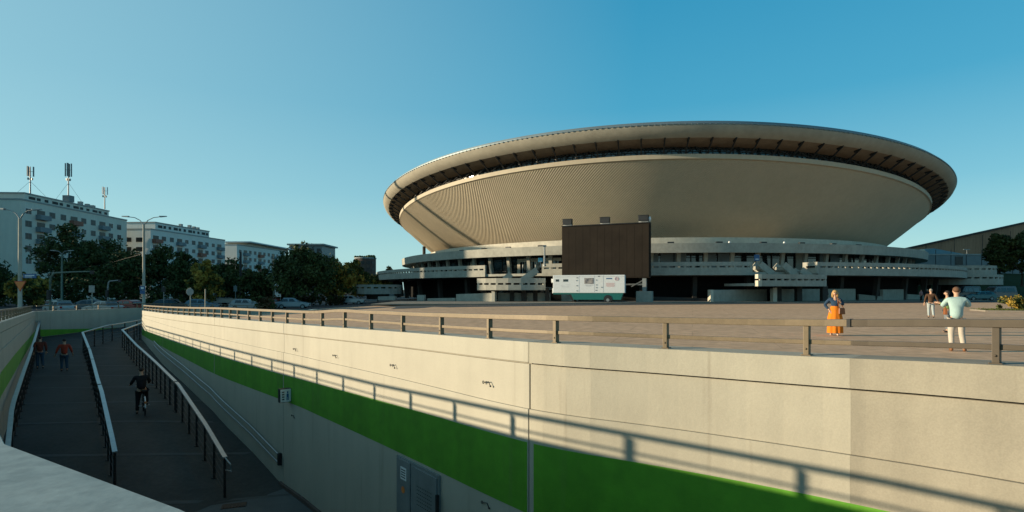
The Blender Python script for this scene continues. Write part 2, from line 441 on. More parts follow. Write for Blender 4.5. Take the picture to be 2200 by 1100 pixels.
# left wall (camera side) and its turn at the far end
lw = thing('retaining_wall', 'shaded concrete wall along the far side of the sunken ramp, its worn coping crossing the lower corner', 'wall', (-12, 13, 0), world=True)
lsegs = []
lc = [0, s_at_px(LW, 5) - 8, sL[-1]]
lc = [0, 5.2, 16, 28, 44, sL[-1]]
for i in range(len(lc) - 1): lsegs.append((lc[i] + .008, lc[i + 1] - .008, 'wall_mid', False, .02, .02))
build_wall(lw, LW, LN, lsegs)
# worn top surface of the coping
c = MB(); wall_strip(c, LW, LN, .012, -.41, lambda x, y, t: t + .006, lambda x, y, t: t - .002); c.build('coping_skin', ['coping_top'], lw)
LXL = resample(LWX, 1.0); LXN = normals2(LXL, 1)
c = MB(); wall_strip(c, LXL, LXN, .0, -.4, lambda x, y, t: t, lambda x, y, t: floor_z(x, y) - .4); c.build('return_wall', ['wall_mid'], lw)
c = MB(); wall_strip(c, LXL[:7], LXN[:7], .02, .0, lambda x, y, t: t - 1.3 - .05 * (y - 40), lambda x, y, t: floor_z(x, y) + .01); c.build('green_stripe', ['green'], lw)

# ------------------------------------------------------------ ground sheets
def offset(line, nrm, dd): return [(x + nx * dd, y + ny * dd) for (x, y, t), (nx, ny) in zip(line, nrm)]
rwo = offset(RW[::2] if (len(RW) % 2) else RW[::2] + [RW[-1]], RN[::2] if (len(RN) % 2) else RN[::2] + [RN[-1]], -.2)
rxo = offset(RXL, RXN, -.2); lxo = offset(LXL, LXN, -.2)
lwo = offset(LW[::2] if (len(LW) % 2) else LW[::2] + [LW[-1]], LN[::2] if (len(LN) % 2) else LN[::2] + [LN[-1]], -.2)
hole = rwo[:] + rxo[1:] + lxo[::-1][:-1] + lwo[::-1]
hole = [(h[0], h[1]) for h in hole]
def inside(p, poly):
    x, y = p; r = False; n = len(poly)
    for i in range(n):
        x0, y0 = poly[i]; x1, y1 = poly[(i + 1) % n]
        if (y0 > y) != (y1 > y) and x < (x1 - x0) * (y - y0) / (y1 - y0) + x0: r = not r
    return r
# the street side: everything left of / beyond the plaza's kerb line
street_edge = [(-22.0, 64.2), (-20, 66), (-16, 90), (-14, 160), (-14, 900)]
shade_edge = [(-19.9, 50.5), (-10, 50.8), (-4.5, 55), (4.9, 59), (15.6, 63), (33, 67), (61, 74), (85, 84), (140, 100)]
street_poly = [(-22.0, 64.0), (-20.6, 66), (-17, 72), (-16, 95), (-16, 420), (-700, 420), (-700, -200), (-40, -200), (-14, -6), (-6, 1.0)] + \
              [q for q in lwo if q[1] > 3 and q[0] < -3.5] + lxo[1:]
verts, edges = [], []
def add_loop(pts, close=True):
    o = len(verts); verts.extend(Vector(p) for p in pts); n = len(pts)
    edges.extend((o + i, o + (i + 1) % n) for i in range(n if close else n - 1))
add_loop(hole)
add_loop([(-1800, -400), (2200, -400), (2200, 3200), (-1800, 3200)])
for gx in list(range(-60, 20, 4)) + [-75, -100]:
    for gy in range(-8, 200, 8):
        if not inside((gx + .13, gy + .27), hole): verts.append(Vector((gx + .13, gy + .27)))
rv, re_, rf, *_ = delaunay_2d_cdt(verts, edges, [], 0, 1e-4)
g = MB(); st = MB()
gv = [(v[0], v[1], gz(v[0], v[1])) for v in rv]
keep = []
for f in rf:
    cx = sum(rv[i][0] for i in f) / len(f); cy = sum(rv[i][1] for i in f) / len(f)
    if not inside((cx, cy), hole): keep.append(tuple(f))
g.add(gv, keep); o = g.build('ground', ['terrain'])
tag(o, kind='structure')
def sheet(name, poly, key, dz, step=4.0):
    """a sheet lying dz above the ground, following it"""
    vs = [Vector(p) for p in poly]; n = len(vs)
    es = [(i, (i + 1) % n) for i in range(n)]
    xs = [p[0] for p in poly]; ys = [p[1] for p in poly]
    x = math.floor(max(min(xs), -44) / step) * step
    while x < min(max(xs), 0):
        y = max(min(ys), -40)
        while y < min(max(ys), 240):
            if inside((x + .31, y + .17), poly): vs.append(Vector((x + .31, y + .17)))
            y += step * 2
        x += step
    rv, _, rf, *_ = delaunay_2d_cdt(vs, es, [], 0, 1e-4)
    mb = MB(); ks = []
    for f in rf:
        cx = sum(rv[i][0] for i in f) / len(f); cy = sum(rv[i][1] for i in f) / len(f)
        if inside((cx, cy), poly): ks.append(tuple(f))
    mb.add([(v[0], v[1], gz(v[0], v[1]) + dz) for v in rv], ks)
    return tag(mb.build(name, [key]), kind='structure')
sheet('street', street_poly, 'street', .012)
shade_strip = shade_edge + [(150, 109), (85, 91.5), (61, 80.5), (33, 72), (15.6, 68.5), (4.9, 65.5), (-4.5, 62), (-12, 60), (-19.9, 60)]
sheet('plaza_shade_strip', shade_strip, 'shade_strip', .01)  # dark sheet laid along the plaza's shade edge, shade put into its colour
pv = [(-15.8, 63), (-4.5, 63.0), (4.9, 66.2), (15.6, 69.2), (33, 72.8), (61, 81.2), (85, 92.2), (140, 109), (140, 125), (60, 92), (33, 84), (0, 78), (-15.8, 80)]
mb = MB(); mb.prism([(x, y, 0.004) for x, y in pv], (0, 0, .11)); tag(mb.build('pavement', ['pavement']), kind='structure')
plaza = [q for q in rwo if q[1] > -1] + rxo[1:] + [(-20.6, 66), (-16, 66), (-4.5, 62.5), (4.9, 65.8), (15.6, 68.8), (33, 72.4), (61, 80.8), (85, 91.8), (120, 103), (120, -30), (8.8, -1)]
sheet('plaza', plaza, 'plaza', .006)
# ramp floor, following the passage
mb = MB(); rows = []
K = 90
Rl = resample(smooth_line(RWK, 2), .25) + resample(RWX, .25)[1:]; Ll = resample(LWK, .25) + resample(LWX, .25)[1:]
def sample(line, k):
    s = arclen(line); q = s[-1] * k / K
    return (interp(q, s, [p[0] for p in line]), interp(q, s, [p[1] for p in line]))
for k in range(K + 1):
    a, b = sample(Ll, k), sample(Rl, k); row = []
    for j in range(9):
        w = j / 8; x, y = lerp(a[0], b[0], w), lerp(a[1], b[1], w)
        row.append((x, y, floor_z(x, y)))
    rows.append(row)
# widen under the walls
for r in rows:
    for i, j in ((0, 1), (-1, -2)):
        dx, dy = r[i][0] - r[j][0], r[i][1] - r[j][1]; L = math.hypot(dx, dy)
        r[i] = (r[i][0] + dx / L * .3, r[i][1] + dy / L * .3, r[i][2])
mb.sweep(rows, False); tag(mb.build('ramp_floor', ['ramp'], smooth=True), kind='structure')
mb = MB()
for k in range(22, K - 4, 4):
    rows2 = []
    for kk in (k, k + .22):
        a, b = sample(Ll, kk), sample(Rl, kk)
        rows2.append([(lerp(a[0], b[0], j / 12), lerp(a[1], b[1], j / 12), floor_z(lerp(a[0], b[0], j / 12), lerp(a[1], b[1], j / 12)) + .008) for j in range(13)])
    mb.sweep(rows2, False)
tag(mb.build('ramp_joints', ['ramp_joint']), kind='structure')
# pale landing where the ramp meets the underpass floor
lp = []
for px, py in ((372, 1092), (480, 1083), (560, 1072), (604, 1046)):
    lp.append(at(px, py, 0))
def on_floor(px, py):
    Y = 5.0
    for _ in range(400):
        q = at(px, py, Y)
        if q.z <= floor_z(q.x, q.y): break
        Y += .08
    return q
a = [on_floor(*q) for q in ((330, 1104), (480, 1084), (570, 1068), (604, 1044))]
b2 = [Vector((-2.0, 11.5, 0)), Vector((-4, 7.5, 0)), Vector((-8, 9.5, 0))]
pl = [(q.x, q.y) for q in a[:3]] + [(-7.0, 17.0), (-5.35, 15.1), (-4.4, 13.97), (-2.5, 11.7), (-.6, 9.3), (-2.5, 7), (-6, 9), (-9.5, 12.5)]
mb = MB(); mb.add([(x, y, E_ - 5.95 + .006) for x, y in pl], [tuple(range(len(pl)))]); tag(mb.build('ramp_landing', ['ramp_pale']), kind='structure')
q = on_floor(503, 1088)
mb = MB()
mb.box((q.x, q.y, E_ - 5.935), (.62, .34, .012), .35)
for i in range(7): mb.box((q.x + (i - 3) * .08 * math.cos(.35), q.y + (i - 3) * .08 * math.sin(.35), E_ - 5.925), (.03, .3, .012), .35)
o = mb.build('drain_grate', ['rust']); tag(o, 'small rusty drain grate in the pale landing at the foot of the ramp', 'drain grate')
# low brown kerb where the wall meets the landing
L, N = cut(RW, RN, s_at_px(RW, 900), s_at_px(RW, 606))
mb = MB(); wall_strip(mb, L, N, .11, .03, lambda x, y, t: floor_z(x, y) + .10, lambda x, y, t: floor_z(x, y) - .02)
M['kerb_brown'] = mat('brown_skirting', (.12, .085, .07), .85)
mb.build('skirting', ['kerb_brown'], rw)

# ------------------------------------------------------------ railings
def railing(name, label, line, nrm, s0, s1, spacing, off, posts_s=None, bump=None, grp=None, split=None):
    L0, N0 = cut(line, nrm, s0, s1); s = arclen(L0)
    root = thing(name, label, 'railing', (L0[len(L0) // 2][0], L0[len(L0) // 2][1], L0[len(L0) // 2][2]), world=True, group=grp)
    bz = (lambda x, y: 0) if bump is None else bump
    H = .40
    def bar(nm, z0, z1, o0, o1, key):
        mb = MB(); wall_strip(mb, L0, N0, o0, o1, lambda x, y, t: t + z1 + bz(x, y), lambda x, y, t: t + z0 + bz(x, y)); return mb.build(nm, [key], root, bevel=.006)
    full = (L0, N0)
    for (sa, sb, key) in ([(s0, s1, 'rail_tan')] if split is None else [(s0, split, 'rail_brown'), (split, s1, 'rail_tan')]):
        L0, N0 = cut(line, nrm, sa, sb)
        bar('top_rail', H - (.075 if split else .055), H, off + .04, off - .05, key)
        bar('middle_rail', .125, .175 if split else .152, off + .012, off - .03, key)
    qs = posts_s or [s0 + 1.15 + i * spacing for i in range(int((s1 - s0 - 1.2) / spacing))]
    for q in qs:
        (a, b), (na, nb) = cut(line, nrm, q, q + .03)[0][:2], cut(line, nrm, q, q + .03)[1][:2]
        t = Vector((b[0] - a[0], b[1] - a[1], 0)).normalized(); n = Vector((na[0], na[1], 0))
        mb = MB(); base = Vector((a[0], a[1], a[2])) + n * (off - .005)
        ang = math.atan2(t.y, t.x)
        bb = bz(a[0], a[1])
        mb.box(base + Vector((0, 0, (H - .077 + bb) / 2 + .005)), (.055, .085, H - .077 + bb - .01), ang)
        mb.box(base + n * -.005 + Vector((0, 0, .006)), (.10, .11, .012), ang)
        mb.sphere(base + n * .045 + Vector((0, 0, .075)), .011, 8, 6, 1)
        mb.build('post', ['rail_brown' if split and q < split else 'rail_tan', 'rail_dark'], root, bevel=.004)
    return root
bump = lambda x, y: .055 * math.exp(-((y - 14.0) / 1.0) ** 2) + .02 * math.exp(-((y - 12.3) / .8) ** 2)
ps = [s_at_px(RW, p) for p in (2136, 1728, 1425, 1186, 1042, 939, 857, 789, 733, 685, 645, 610, 579, 553, 529, 506, 489, 471, 455, 441, 427, 414, 402, 391)]
ps = [2.2, 3.9] + ps + [ps[-1] + 1.7 * i for i in range(1, 12)]
ps = [q for q in ps if q < sR[-1] - .2]
pr = railing('parapet_railing', 'long tan steel railing with short posts on top of the sunlit wall', RW, RN, 1.0, sR[-1] - .1, 1.6, -.09, ps, bump, split=s_at_px(RW, 1824))
# the dark coupling seen on the top rail
q = s_at_px(RW, 1824); L, N = cut(RW, RN, q, q + .035)
mb = MB(); wall_strip(mb, L, N, -.04, -.15, lambda x, y, t: t + .404, lambda x, y, t: t + .318); mb.build('rail_coupling', ['rail_dark'], pr)
s4 = next(s for s, p_ in zip(sL, LW) if p_[1] > 3.9 and p_[0] < 0)
railing('parapet_railing', 'shaded railing on the wall along the left edge of the sunken ramp', LW, LN, s4, sL[-1] - .1, 1.72, -.12)
LXl = [(x, y, t) for x, y, t in LXL]
railing('parapet_railing', 'short railing on the wall at the far turn of the ramp', LXl, LXN, .2, arclen(LXl)[-1] - .2, 1.7, -.12)

def ramp_rail(label, pts, post_step=1.25, bars=4, h=1.2, gaps=()):
    line = resample([(x, y, 0) for x, y in pts], .5)
    line = [(x, y, floor_z(x, y)) for x, y, _ in line]
    s = arclen(line); mid = line[len(line) // 2]
    root = thing('ramp_railing', label, 'railing', mid, world=True)
    P = lambda q: Vector(tuple(interp(q, s, [p[j] for p in line]) for j in range(3)))
    cuts = [0] + list(gaps) + [s[-1]]
    for i in range(len(cuts) - 1):
        a, b = cuts[i] + (.1 if i else 0), cuts[i + 1] - (.1 if i < len(cuts) - 2 else 0)
        qs = [a] + [q for q in s if a < q < b] + [b]
        mb = MB()
        for u, v in zip(qs[:-1], qs[1:]): mb.beam(P(u) + Vector((0, 0, h - .03)), P(v) + Vector((0, 0, h - .03)), .12, .05)
        mb.build('top_rail', ['steel'], root)
        n = max(1, round((b - a) / post_step))
        for k in range(n + 1):
            q = P(lerp(a + .05, b - .05, k / n)); mb = MB(); mb.box(q + Vector((0, 0, h / 2 - .03)), (.05, .05, h - .06)); mb.box(q + Vector((0, 0, .01)), (.12, .12, .02))
            mb.build('post', ['rail_dark'], root)
        for k in range(bars):
            mb = MB(); z = .15 + k * (h - .3) / bars
            mb.tube([P(q) + Vector((0, 0, z)) for q in qs], .014, 6); mb.build('lower_bar', ['rail_dark'], root)
    return root
ramp_rail('central railing dividing the sunken ramp, pale top rail broken by gaps', [(-11.0, 15.6), (-16.4, 22.3), (-22.5, 30), (-27.6, 36.2), (-28.6, 40), (-28.4, 48)], gaps=(7.5, 14.5, 19))
rr = ramp_rail('railing nearest the sunlit wall on the sunken ramp, with a hooked near end', [(-8.15, 16.0), (-13.3, 22.3), (-19.4, 29.7), (-26.3, 38), (-27.7, 42.5), (-26.2, 50)], gaps=(8.2,))
mb = MB(); e = Vector((-8.15, 16.0, floor_z(-8.15, 16.0) + 1.17))
mb.tube([e, e + Vector((.26, -.22, -.12)), e + Vector((.30, -.25, -.3)), e + Vector((.05, -.05, -.34))], .022, 8); mb.build('hooked_end', ['steel'], rr)
# left edge handrail
lwl = [(x + nx * .28, y + ny * .28) for (x, y, t), (nx, ny) in zip(LW, LN) if 10 < y and x < -5]
ramp_rail('handrail close to the green banded wall at the left edge of the ramp', lwl[::2], bars=2)
# twin handrails on the sunlit wall
def wall_handrail():
    root = thing('wall_handrail', 'twin tube handrail fixed to the shaded foot of the long pale wall', 'handrail', (-9, 19, -3), world=True)
    s0, s1 = s_at_px(RW, 607), s_at_px(RW, 335)
    L, N = cut(RW, RN, s0, s1)
    for h in (.92, .66):
        mb = MB(); pts = [Vector((x + nx * .11, y + ny * .11, floor_z(x, y) + h)) for (x, y, t), (nx, ny) in zip(L, N)]
        mb.tube(pts, .03, 8); mb.build('rail_tube', ['steel'], root)
    for k in range(12):
        i = int(k * (len(L) - 1) / 11); (x, y, t), (nx, ny) = L[i], N[i]
        mb = MB()
        for h in (.92, .66): mb.beam((x + nx * .035, y + ny * .035, floor_z(x, y) + h - .05), (x + nx * .11, y + ny * .11, floor_z(x, y) + h - .02), .03, .03)
        mb.build('bracket', ['rail_dark'], root)
    (x, y, t), (nx, ny) = L[0], N[0]; mb = MB()
    mb.box((x + nx * .09, y + ny * .09, floor_z(x, y) + .79), (.10, .10, .36), .8); mb.build('end_plate', ['rail_dark'], root)
wall_handrail()
# box sign on the wall
p, n, t = wall_frame(628, 0)
zs = E_ - (848 - 622) / F * p.y
sg = thing('box_sign', 'small white box sign with dark figures on the green painted band', 'sign', (p.x, p.y, zs), world=True)
mb = MB(); wall_box(mb, p, n, t, (0, .16), (zs - .20, zs + .20), .03, .36); mb.build('casing', ['rail_dark'], sg, bevel=.008)
mb = MB(); wall_box(mb, p, n, t, (-.01, 0), (zs - .185, zs + .185), .045, .345); mb.build('face', ['white'], sg)
mb = MB()
def sbox(u0, u1, v0, v1, mi=0): wall_box(mb, p, n, t, (-.016, -.01), (zs + v0, zs + v1), .045 + .3 * (1 - u1), .045 + .3 * (1 - u0), mi)
sbox(.62, .74, .06, .12); sbox(.58, .78, -.05, .05); sbox(.58, .66, -.14, -.05); sbox(.70, .78, -.14, -.05)
for k in range(4): sbox(.14, .36, .09 - k * .07, .12 - k * .07, 1)
mb.build('pictogram', ['blue', 'frame_dark'], sg)
# bent hooks
def hook(px, py, name_bits, size=.21):
    p, n, t = wall_frame(px, 0); z = E_ - (py - 622) / F * p.y
    mb = MB(); c = p + n * .045 + Vector((0, 0, z))
    ring = [c + t * (size * .42 + math.cos(a) * .022) + Vector((0, 0, math.sin(a) * .022)) for a in [k * math.pi / 5 for k in range(11)]]
    mb.tube(ring, .006, 6)
    mb.tube([c + t * (size * .38), c + t * (-size * .25) + Vector((0, 0, .028)), c + t * (-size * .48) + Vector((0, 0, -.035))], .007, 6)
    mb.sphere(c + t * (-size * .5) + Vector((0, 0, -.04)), .016, 8, 6)
    mb.tube([c + t * (size * .38) - n * .05, c + t * (size * .38)], .008, 6)
    o = mb.build('wall_hook', ['rail_dark']); tag(o, name_bits, 'wall hook', 'bent metal hooks on the pale wall')
for px, py, lb in ((1050, 822, 'bent metal hook on the sunlit wall nearest the vertical joint'), (847, 785, 'bent metal hook on the sunlit wall, second from the vertical joint'),
                   (722, 764, 'bent metal hook on the sunlit wall, third from the vertical joint'), (636, 750, 'bent metal hook on the sunlit wall above the box sign'),
                   (632, 893, 'bent metal hook in the shade just below the box sign'), (1047, 1081, 'bent metal hook in the shade below the green band, right of the steel door')):
    hook(px, py, lb)
# small litter on the plaza by the wall
def debris(px, py, lb, key, sz):
    Y = E_ * F / (py - 622); q = at(px, py, Y); mb = MB(); random.seed(px)
    mb.tube([(q.x - sz, q.y, .03), (q.x - sz * .3, q.y + .05, .07), (q.x + sz * .4, q.y - .02, .05), (q.x + sz, q.y + .03, .02)], [.02, .035, .03, .012], 6)
    tag(mb.build('twig', [key]), lb, 'twig')
# ------------------------------------------------------------ the arena
CX, CY = 31.8, 141.0
TX, TY = -.024, -.092
def P(r, a, z, tilt=0):
    """point at radius r, angle a (0 = towards the viewer, + = right), height above ground; tilt=1 leans with the saucer"""
    x, y = r * math.sin(a), -r * math.cos(a)
    return (CX + x, CY + y, z + tilt * (TX * x + TY * y))
def ang(px, r):
    t = (px - 1100) / F
    v = (CY * t - CX) / (r * math.sqrt(1 + t * t))
    return math.asin(max(-1, min(1, v))) - math.atan(t)
def ring(mb, prof, a0, a1, n, tilt=0, mi=0, closed=True):
    rows = [[P(r, lerp(a0, a1, k / n), z, tilt) for r, z in prof] for k in range(n + 1)]
    mb.sweep(rows, closed, mi)
    return mb
E0 = EYE
ar = thing('saucer_arena', 'huge saucer shaped concrete arena with ribbed bowl and overhanging rim across the plaza', 'arena', (CX, CY, 0), world=True)
FULL = (-math.pi, math.pi)
# ribbed bowl: slanting slats, every other column stands proud
ra, za, rb, zb_ = 58.65, 13.75 + E0, 45.6, 3.3 + E0
NC, NR = 1560, 30
mb = MB(); sh = -.30
vs = []; fs = []
a_ = np.linspace(-math.pi, math.pi, NC + 1)
for i in range(NR + 1):
    w = i / NR; r = lerp(ra, rb, w); z = lerp(za, zb_, w) - .35 * math.sin(math.pi * w)
    for k in range(NC):
        o = .038 if k % 2 else -.038
        vs.append(P(r + o * .6, a_[k] + sh * w, z - o * .6, 1))
for i in range(NR):
    for k in range(NC):
        k2 = (k + 1) % NC
        fs.append((i * NC + k, i * NC + k2, (i + 1) * NC + k2, (i + 1) * NC + k))
mb.add(vs, fs); mb.build('bowl', ['bowl'], ar)
# lip above the bowl, window band, soffit, fascia, roof
mb = ring(MB(), [(58.78, 13.70 + E0), (58.82, 14.35 + E0), (58.2, 14.42 + E0), (57.7, 14.42 + E0), (57.7, 13.9 + E0), (58.5, 13.6 + E0)], *FULL, 240, 1); mb.build('window_sill_ring', ['bowl'], ar, smooth=True)
VIS = (-R(118), R(112))
wb = ring(MB(), [(57.55, 14.4 + E0), (57.55, 15.75 + E0), (57.35, 15.75 + E0), (57.35, 14.4 + E0)], *FULL, 240, 1).build('window_band', ['glass'], ar)
mb = MB(); npan = 232
for k in range(npan):
    a = lerp(*VIS, k / npan)
    mb.beam(P(57.62, a, 14.4 + E0, 1), P(57.62, a, 15.72 + E0, 1), .12, .1)
ring(mb, [(57.6, 15.05 + E0), (57.66, 15.05 + E0), (57.66, 15.15 + E0), (57.6, 15.15 + E0)], *VIS, 200, 1)
mb.build('mullions', ['frame_dark'], wb)
ring(MB(), [(61.15, 15.9 + E0), (61.0, 16.15 + E0), (57.3, 15.95 + E0), (57.3, 15.74 + E0)], *FULL, 240, 1).build('soffit', ['soffit'], ar, smooth=True)
ring(MB(), [(61.2, 15.86 + E0), (61.75, 16.15 + E0), (62.25, 16.75 + E0), (62.42, 17.2 + E0), (62.3, 17.42 + E0), (61.6, 17.5 + E0), (60.9, 16.3 + E0), (60.9, 15.95 + E0)], *FULL, 300, 1).build('fascia', ['fascia'], ar, smooth=True)
# fine scalloped trim along the upper edge
mb = ring(MB(), [(62.44, 17.36 + E0), (62.44, 17.5 + E0), (62.2, 17.5 + E0), (62.2, 17.36 + E0)], *FULL, 300, 1)
for k in range(300):
    a = lerp(*VIS, k / 300); mb.beam(P(62.36, a, 17.25 + E0, 1), P(62.36, a, 17.42 + E0, 1), .34, .12)
mb.build('scalloped_trim', ['roof_metal'], ar)
prof = [(62.1, 17.42 + E0), (61.95, 17.95 + E0), (60.4, 18.3 + E0), (55, 18.75 + E0), (45, 19.35 + E0), (30, 20.0 + E0), (15, 20.4 + E0), (1, 20.5 + E0), (1, 18 + E0), (61, 17.3 + E0)]
ring(MB(), prof, *FULL, 240, 1).build('roof', ['roof_metal'], ar, smooth=True)
# struts from the rim down to the sill
n_str = 116
for k in range(-40, 36):
    a = 2 * math.pi * k / n_str
    mb = MB(); mb.beam(P(61.2, a, 15.82 + E0, 1), P(58.75, a, 14.5 + E0, 1), .17, .2); mb.beam(P(61.3, a, 15.96 + E0, 1), P(60.2, a, 15.7 + E0, 1), .2, .24)
    b = 2 * math.pi * (k + .5) / n_str
    mb.beam(P(58.6, a, 14.5 + E0, 1), P(57.9, b, 15.7 + E0, 1), .1, .1); mb.beam(P(57.9, b, 15.7 + E0, 1), P(58.6, 2 * math.pi * (k + 1) / n_str, 14.5 + E0, 1), .1, .1)
    mb.build('strut', ['frame_dark'], ar)
# plinth ring under the bowl and gallery roof band
ring(MB(), [(52.0, 6.4 + E0), (52.0, 8.25 + E0), (51.2, 8.25 + E0), (50.5, 6.4 + E0)], *FULL, 200).build('plinth_ring', ['arena_pale_sunlit'], ar, smooth=True)
gr = ring(MB(), [(58.2, 5.45 + E0), (58.3, 6.85 + E0), (57.7, 6.85 + E0), (57.5, 6.5 + E0), (51, 6.42 + E0), (44, 6.4 + E0), (44, 6.0 + E0), (55.5, 5.75 + E0), (57.6, 5.45 + E0)], *FULL, 220).build('gallery_roof', ['arena_conc'], ar, smooth=True)
# floodlights on the gallery roof
for px in (905, 992, 1040, 1092, 1162, 1441, 1545, 1640, 1722, 1790, 1845):
    a = ang(px, 55.5); q = Vector(P(55.5, a, 6.45 + E0)); mb = MB()
    mb.box(q + Vector((0, 0, .25)), (.12, .12, .5), a); mb.box(q + Vector((0, 0, .62)), (.95, .45, .42), a); mb.box(q + Vector((0, 0, .04)), (.5, .4, .08), a)
    mb.build('floodlight', ['rail_dark'], gr, bevel=.02)
for px in (1567, 1685, 1330): 
    a = ang(px, 57.4); q = Vector(P(57.4, a, 6.86 + E0)); mb = MB(); mb.sphere(q + Vector((0, 0, .16)), .17, 10, 7); mb.box(q + Vector((0, 0, .02)), (.3, .3, .1), a); mb.build('globe_lamp', ['white'], gr, smooth=True)
# glazed ground of the gallery
GV = (-R(112), R(108))
gw = ring(MB(), [(53.6, 2.4 + E0), (53.6, 5.9 + E0), (53.3, 5.9 + E0), (53.3, 2.4 + E0)], *GV, 160).build('gallery_windows', ['glass'], ar)
mb = MB(); N = 96
for k in range(N + 1):
    a = lerp(*GV, k / N); mb.beam(P(53.66, a, 2.4 + E0), P(53.66, a, 5.85 + E0), .16 if k % 3 else .34, .14)
for z in (3.1, 4.9): ring(mb, [(53.6, z + E0), (53.72, z + E0), (53.72, z + .1 + E0), (53.6, z + .1 + E0)], *GV, 140)
mb.build('mullions', ['frame_dark'], gw)
M['panel_teal'] = mat('blue_grey_panel', (.16, .20, .215), .5, var=.1, scale=.8)
M['curtain'] = mat('curtain_fabric', (.30, .26, .2), .8, var=.12, scale=3)
def gpanel(px0, px1, z0, z1, key, nm='wall_panel', r=53.8):
    a0, a1 = ang(px0, r), ang(px1, r)
    ring(MB(), [(r, z0 + E0), (r + .1, z0 + E0), (r + .1, z1 + E0), (r, z1 + E0)], a0, a1, 4).build(nm, [key], ar)
for a, b in ((1404, 1414), (1419, 1447), (1449, 1474), (1511, 1538), (1542, 1566)): gpanel(a, b, 3.2, 5.6, 'panel_teal')
gpanel(1709, 1733, 2.6, 5.8, 'arena_conc', 'pier'); gpanel(1760, 1779, 2.6, 5.75, 'panel_teal'); gpanel(1783, 1803, 2.6, 5.75, 'panel_teal')
gpanel(1112, 1118, 2.5, 5.2, 'arena_pale_sunlit', 'door_surround', 54.0); gpanel(1112, 1206, 4.7, 5.25, 'arena_pale_sunlit', 'door_lintel', 54.0)
for px in (1123, 1132, 1141, 1150): gpanel(px, px + 1.3, 2.5, 4.7, 'steel_dull', 'door_mullion', 54.0)
# columns under gallery
for k in range(-26, 27):
    a = R(4.1 * k + 1.5); mb = MB(); mb.beam(P(55.4, a, 2.3 + E0), P(56.0, a, 5.6 + E0), .55, .5); mb.build('gallery_column', ['arena_conc'], ar)
# terrace deck with slotted parapets, broken where stairs come up
deck_r = 63.9
ring(MB(), [(deck_r - .3, 2.02 + E0), (deck_r - .3, 2.4 + E0), (50, 2.4 + E0), (50, 1.95 + E0)], -R(104), R(104), 180).build('terrace_deck', ['arena_conc'], ar)
def parapet(parent, C0, r, a0, a1, z0, z1, slot, key='arena_conc', nm='terrace_parapet', pitch=1.15, blk=.34, caps=True):
    """slotted parapet: lower band, gap with blocks, top band"""
    def Q(rr, a, z): return (C0[0] + rr * math.sin(a), C0[1] - rr * math.cos(a), z)
    n = max(3, int(abs(a1 - a0) * r / 1.5)); mb = MB(); g0, g1 = slot
    for b0, b1, o in ((z0, g0, 0), (g1, z1, .02)):
        rows = [[Q(r + o, lerp(a0, a1, k / n), b0), Q(r + o, lerp(a0, a1, k / n), b1), Q(r - .34, lerp(a0, a1, k / n), b1), Q(r - .34, lerp(a0, a1, k / n), b0)] for k in range(n + 1)]
        mb.sweep(rows)
    m = max(1, int(round(abs(a1 - a0) * r / pitch)))
    da = blk / r * (1 if a1 > a0 else -1)
    for k in range(m + 1):
        a = lerp(a0, a1 - da, k / m)
        mb.sweep([[Q(r - .03, t, g0), Q(r - .03, t, g1), Q(r - .31, t, g1), Q(r - .31, t, g0)] for t in (a, a + da)])
    return mb.build(nm, [key], parent)
zlo, zhi, sl_ = 1.98 + E0, 3.80 + E0, (3.02 + E0, 3.26 + E0)
AF = lambda px: ang(px, deck_r)
parapet(ar, (CX, CY), deck_r, -R(102), AF(1042), zlo, zhi, sl_)
parapet(ar, (CX, CY), deck_r, AF(1164), AF(1617), zlo, zhi, sl_)
parapet(ar, (CX, CY), deck_r, AF(1758), R(101), zlo, zhi, sl_)
# return parapet catching the sun beside the right stairs
q0, q1 = Vector(P(deck_r - .3, AF(1758), 0)), Vector(P(deck_r - 5.5, AF(1755), 0))
mb = MB(); a = at(1726, 562, 79.5); b = at(1757.5, 560, 77.4)
mb.beam((a.x, a.y, 3.0 + E0), (b.x, b.y, 3.0 + E0), .3, 1.6)
mb.build('return_parapet', ['arena_conc'], ar)
mb = MB(); dd = (b - a).normalized()
for w in (.42, .66): 
    q = a.lerp(b, w); mb.box((q.x - .16 * -dd.y, q.y - .16 * dd.x - .06, 3.15 + E0), (.75, .14, .24), math.atan2(dd.y, dd.x))
mb.build('slot', ['black'], ar)
# dark undercroft
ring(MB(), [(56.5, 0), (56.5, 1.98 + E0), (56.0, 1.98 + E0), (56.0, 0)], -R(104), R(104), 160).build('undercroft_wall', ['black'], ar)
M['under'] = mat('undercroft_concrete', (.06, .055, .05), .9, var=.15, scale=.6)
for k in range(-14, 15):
    a = R(7.2 * k + 2); mb = MB(); mb.beam(P(59.6, a, .0), P(60.0, a, 2.0 + E0), .6, .7); mb.build('undercroft_column', ['under'], ar)
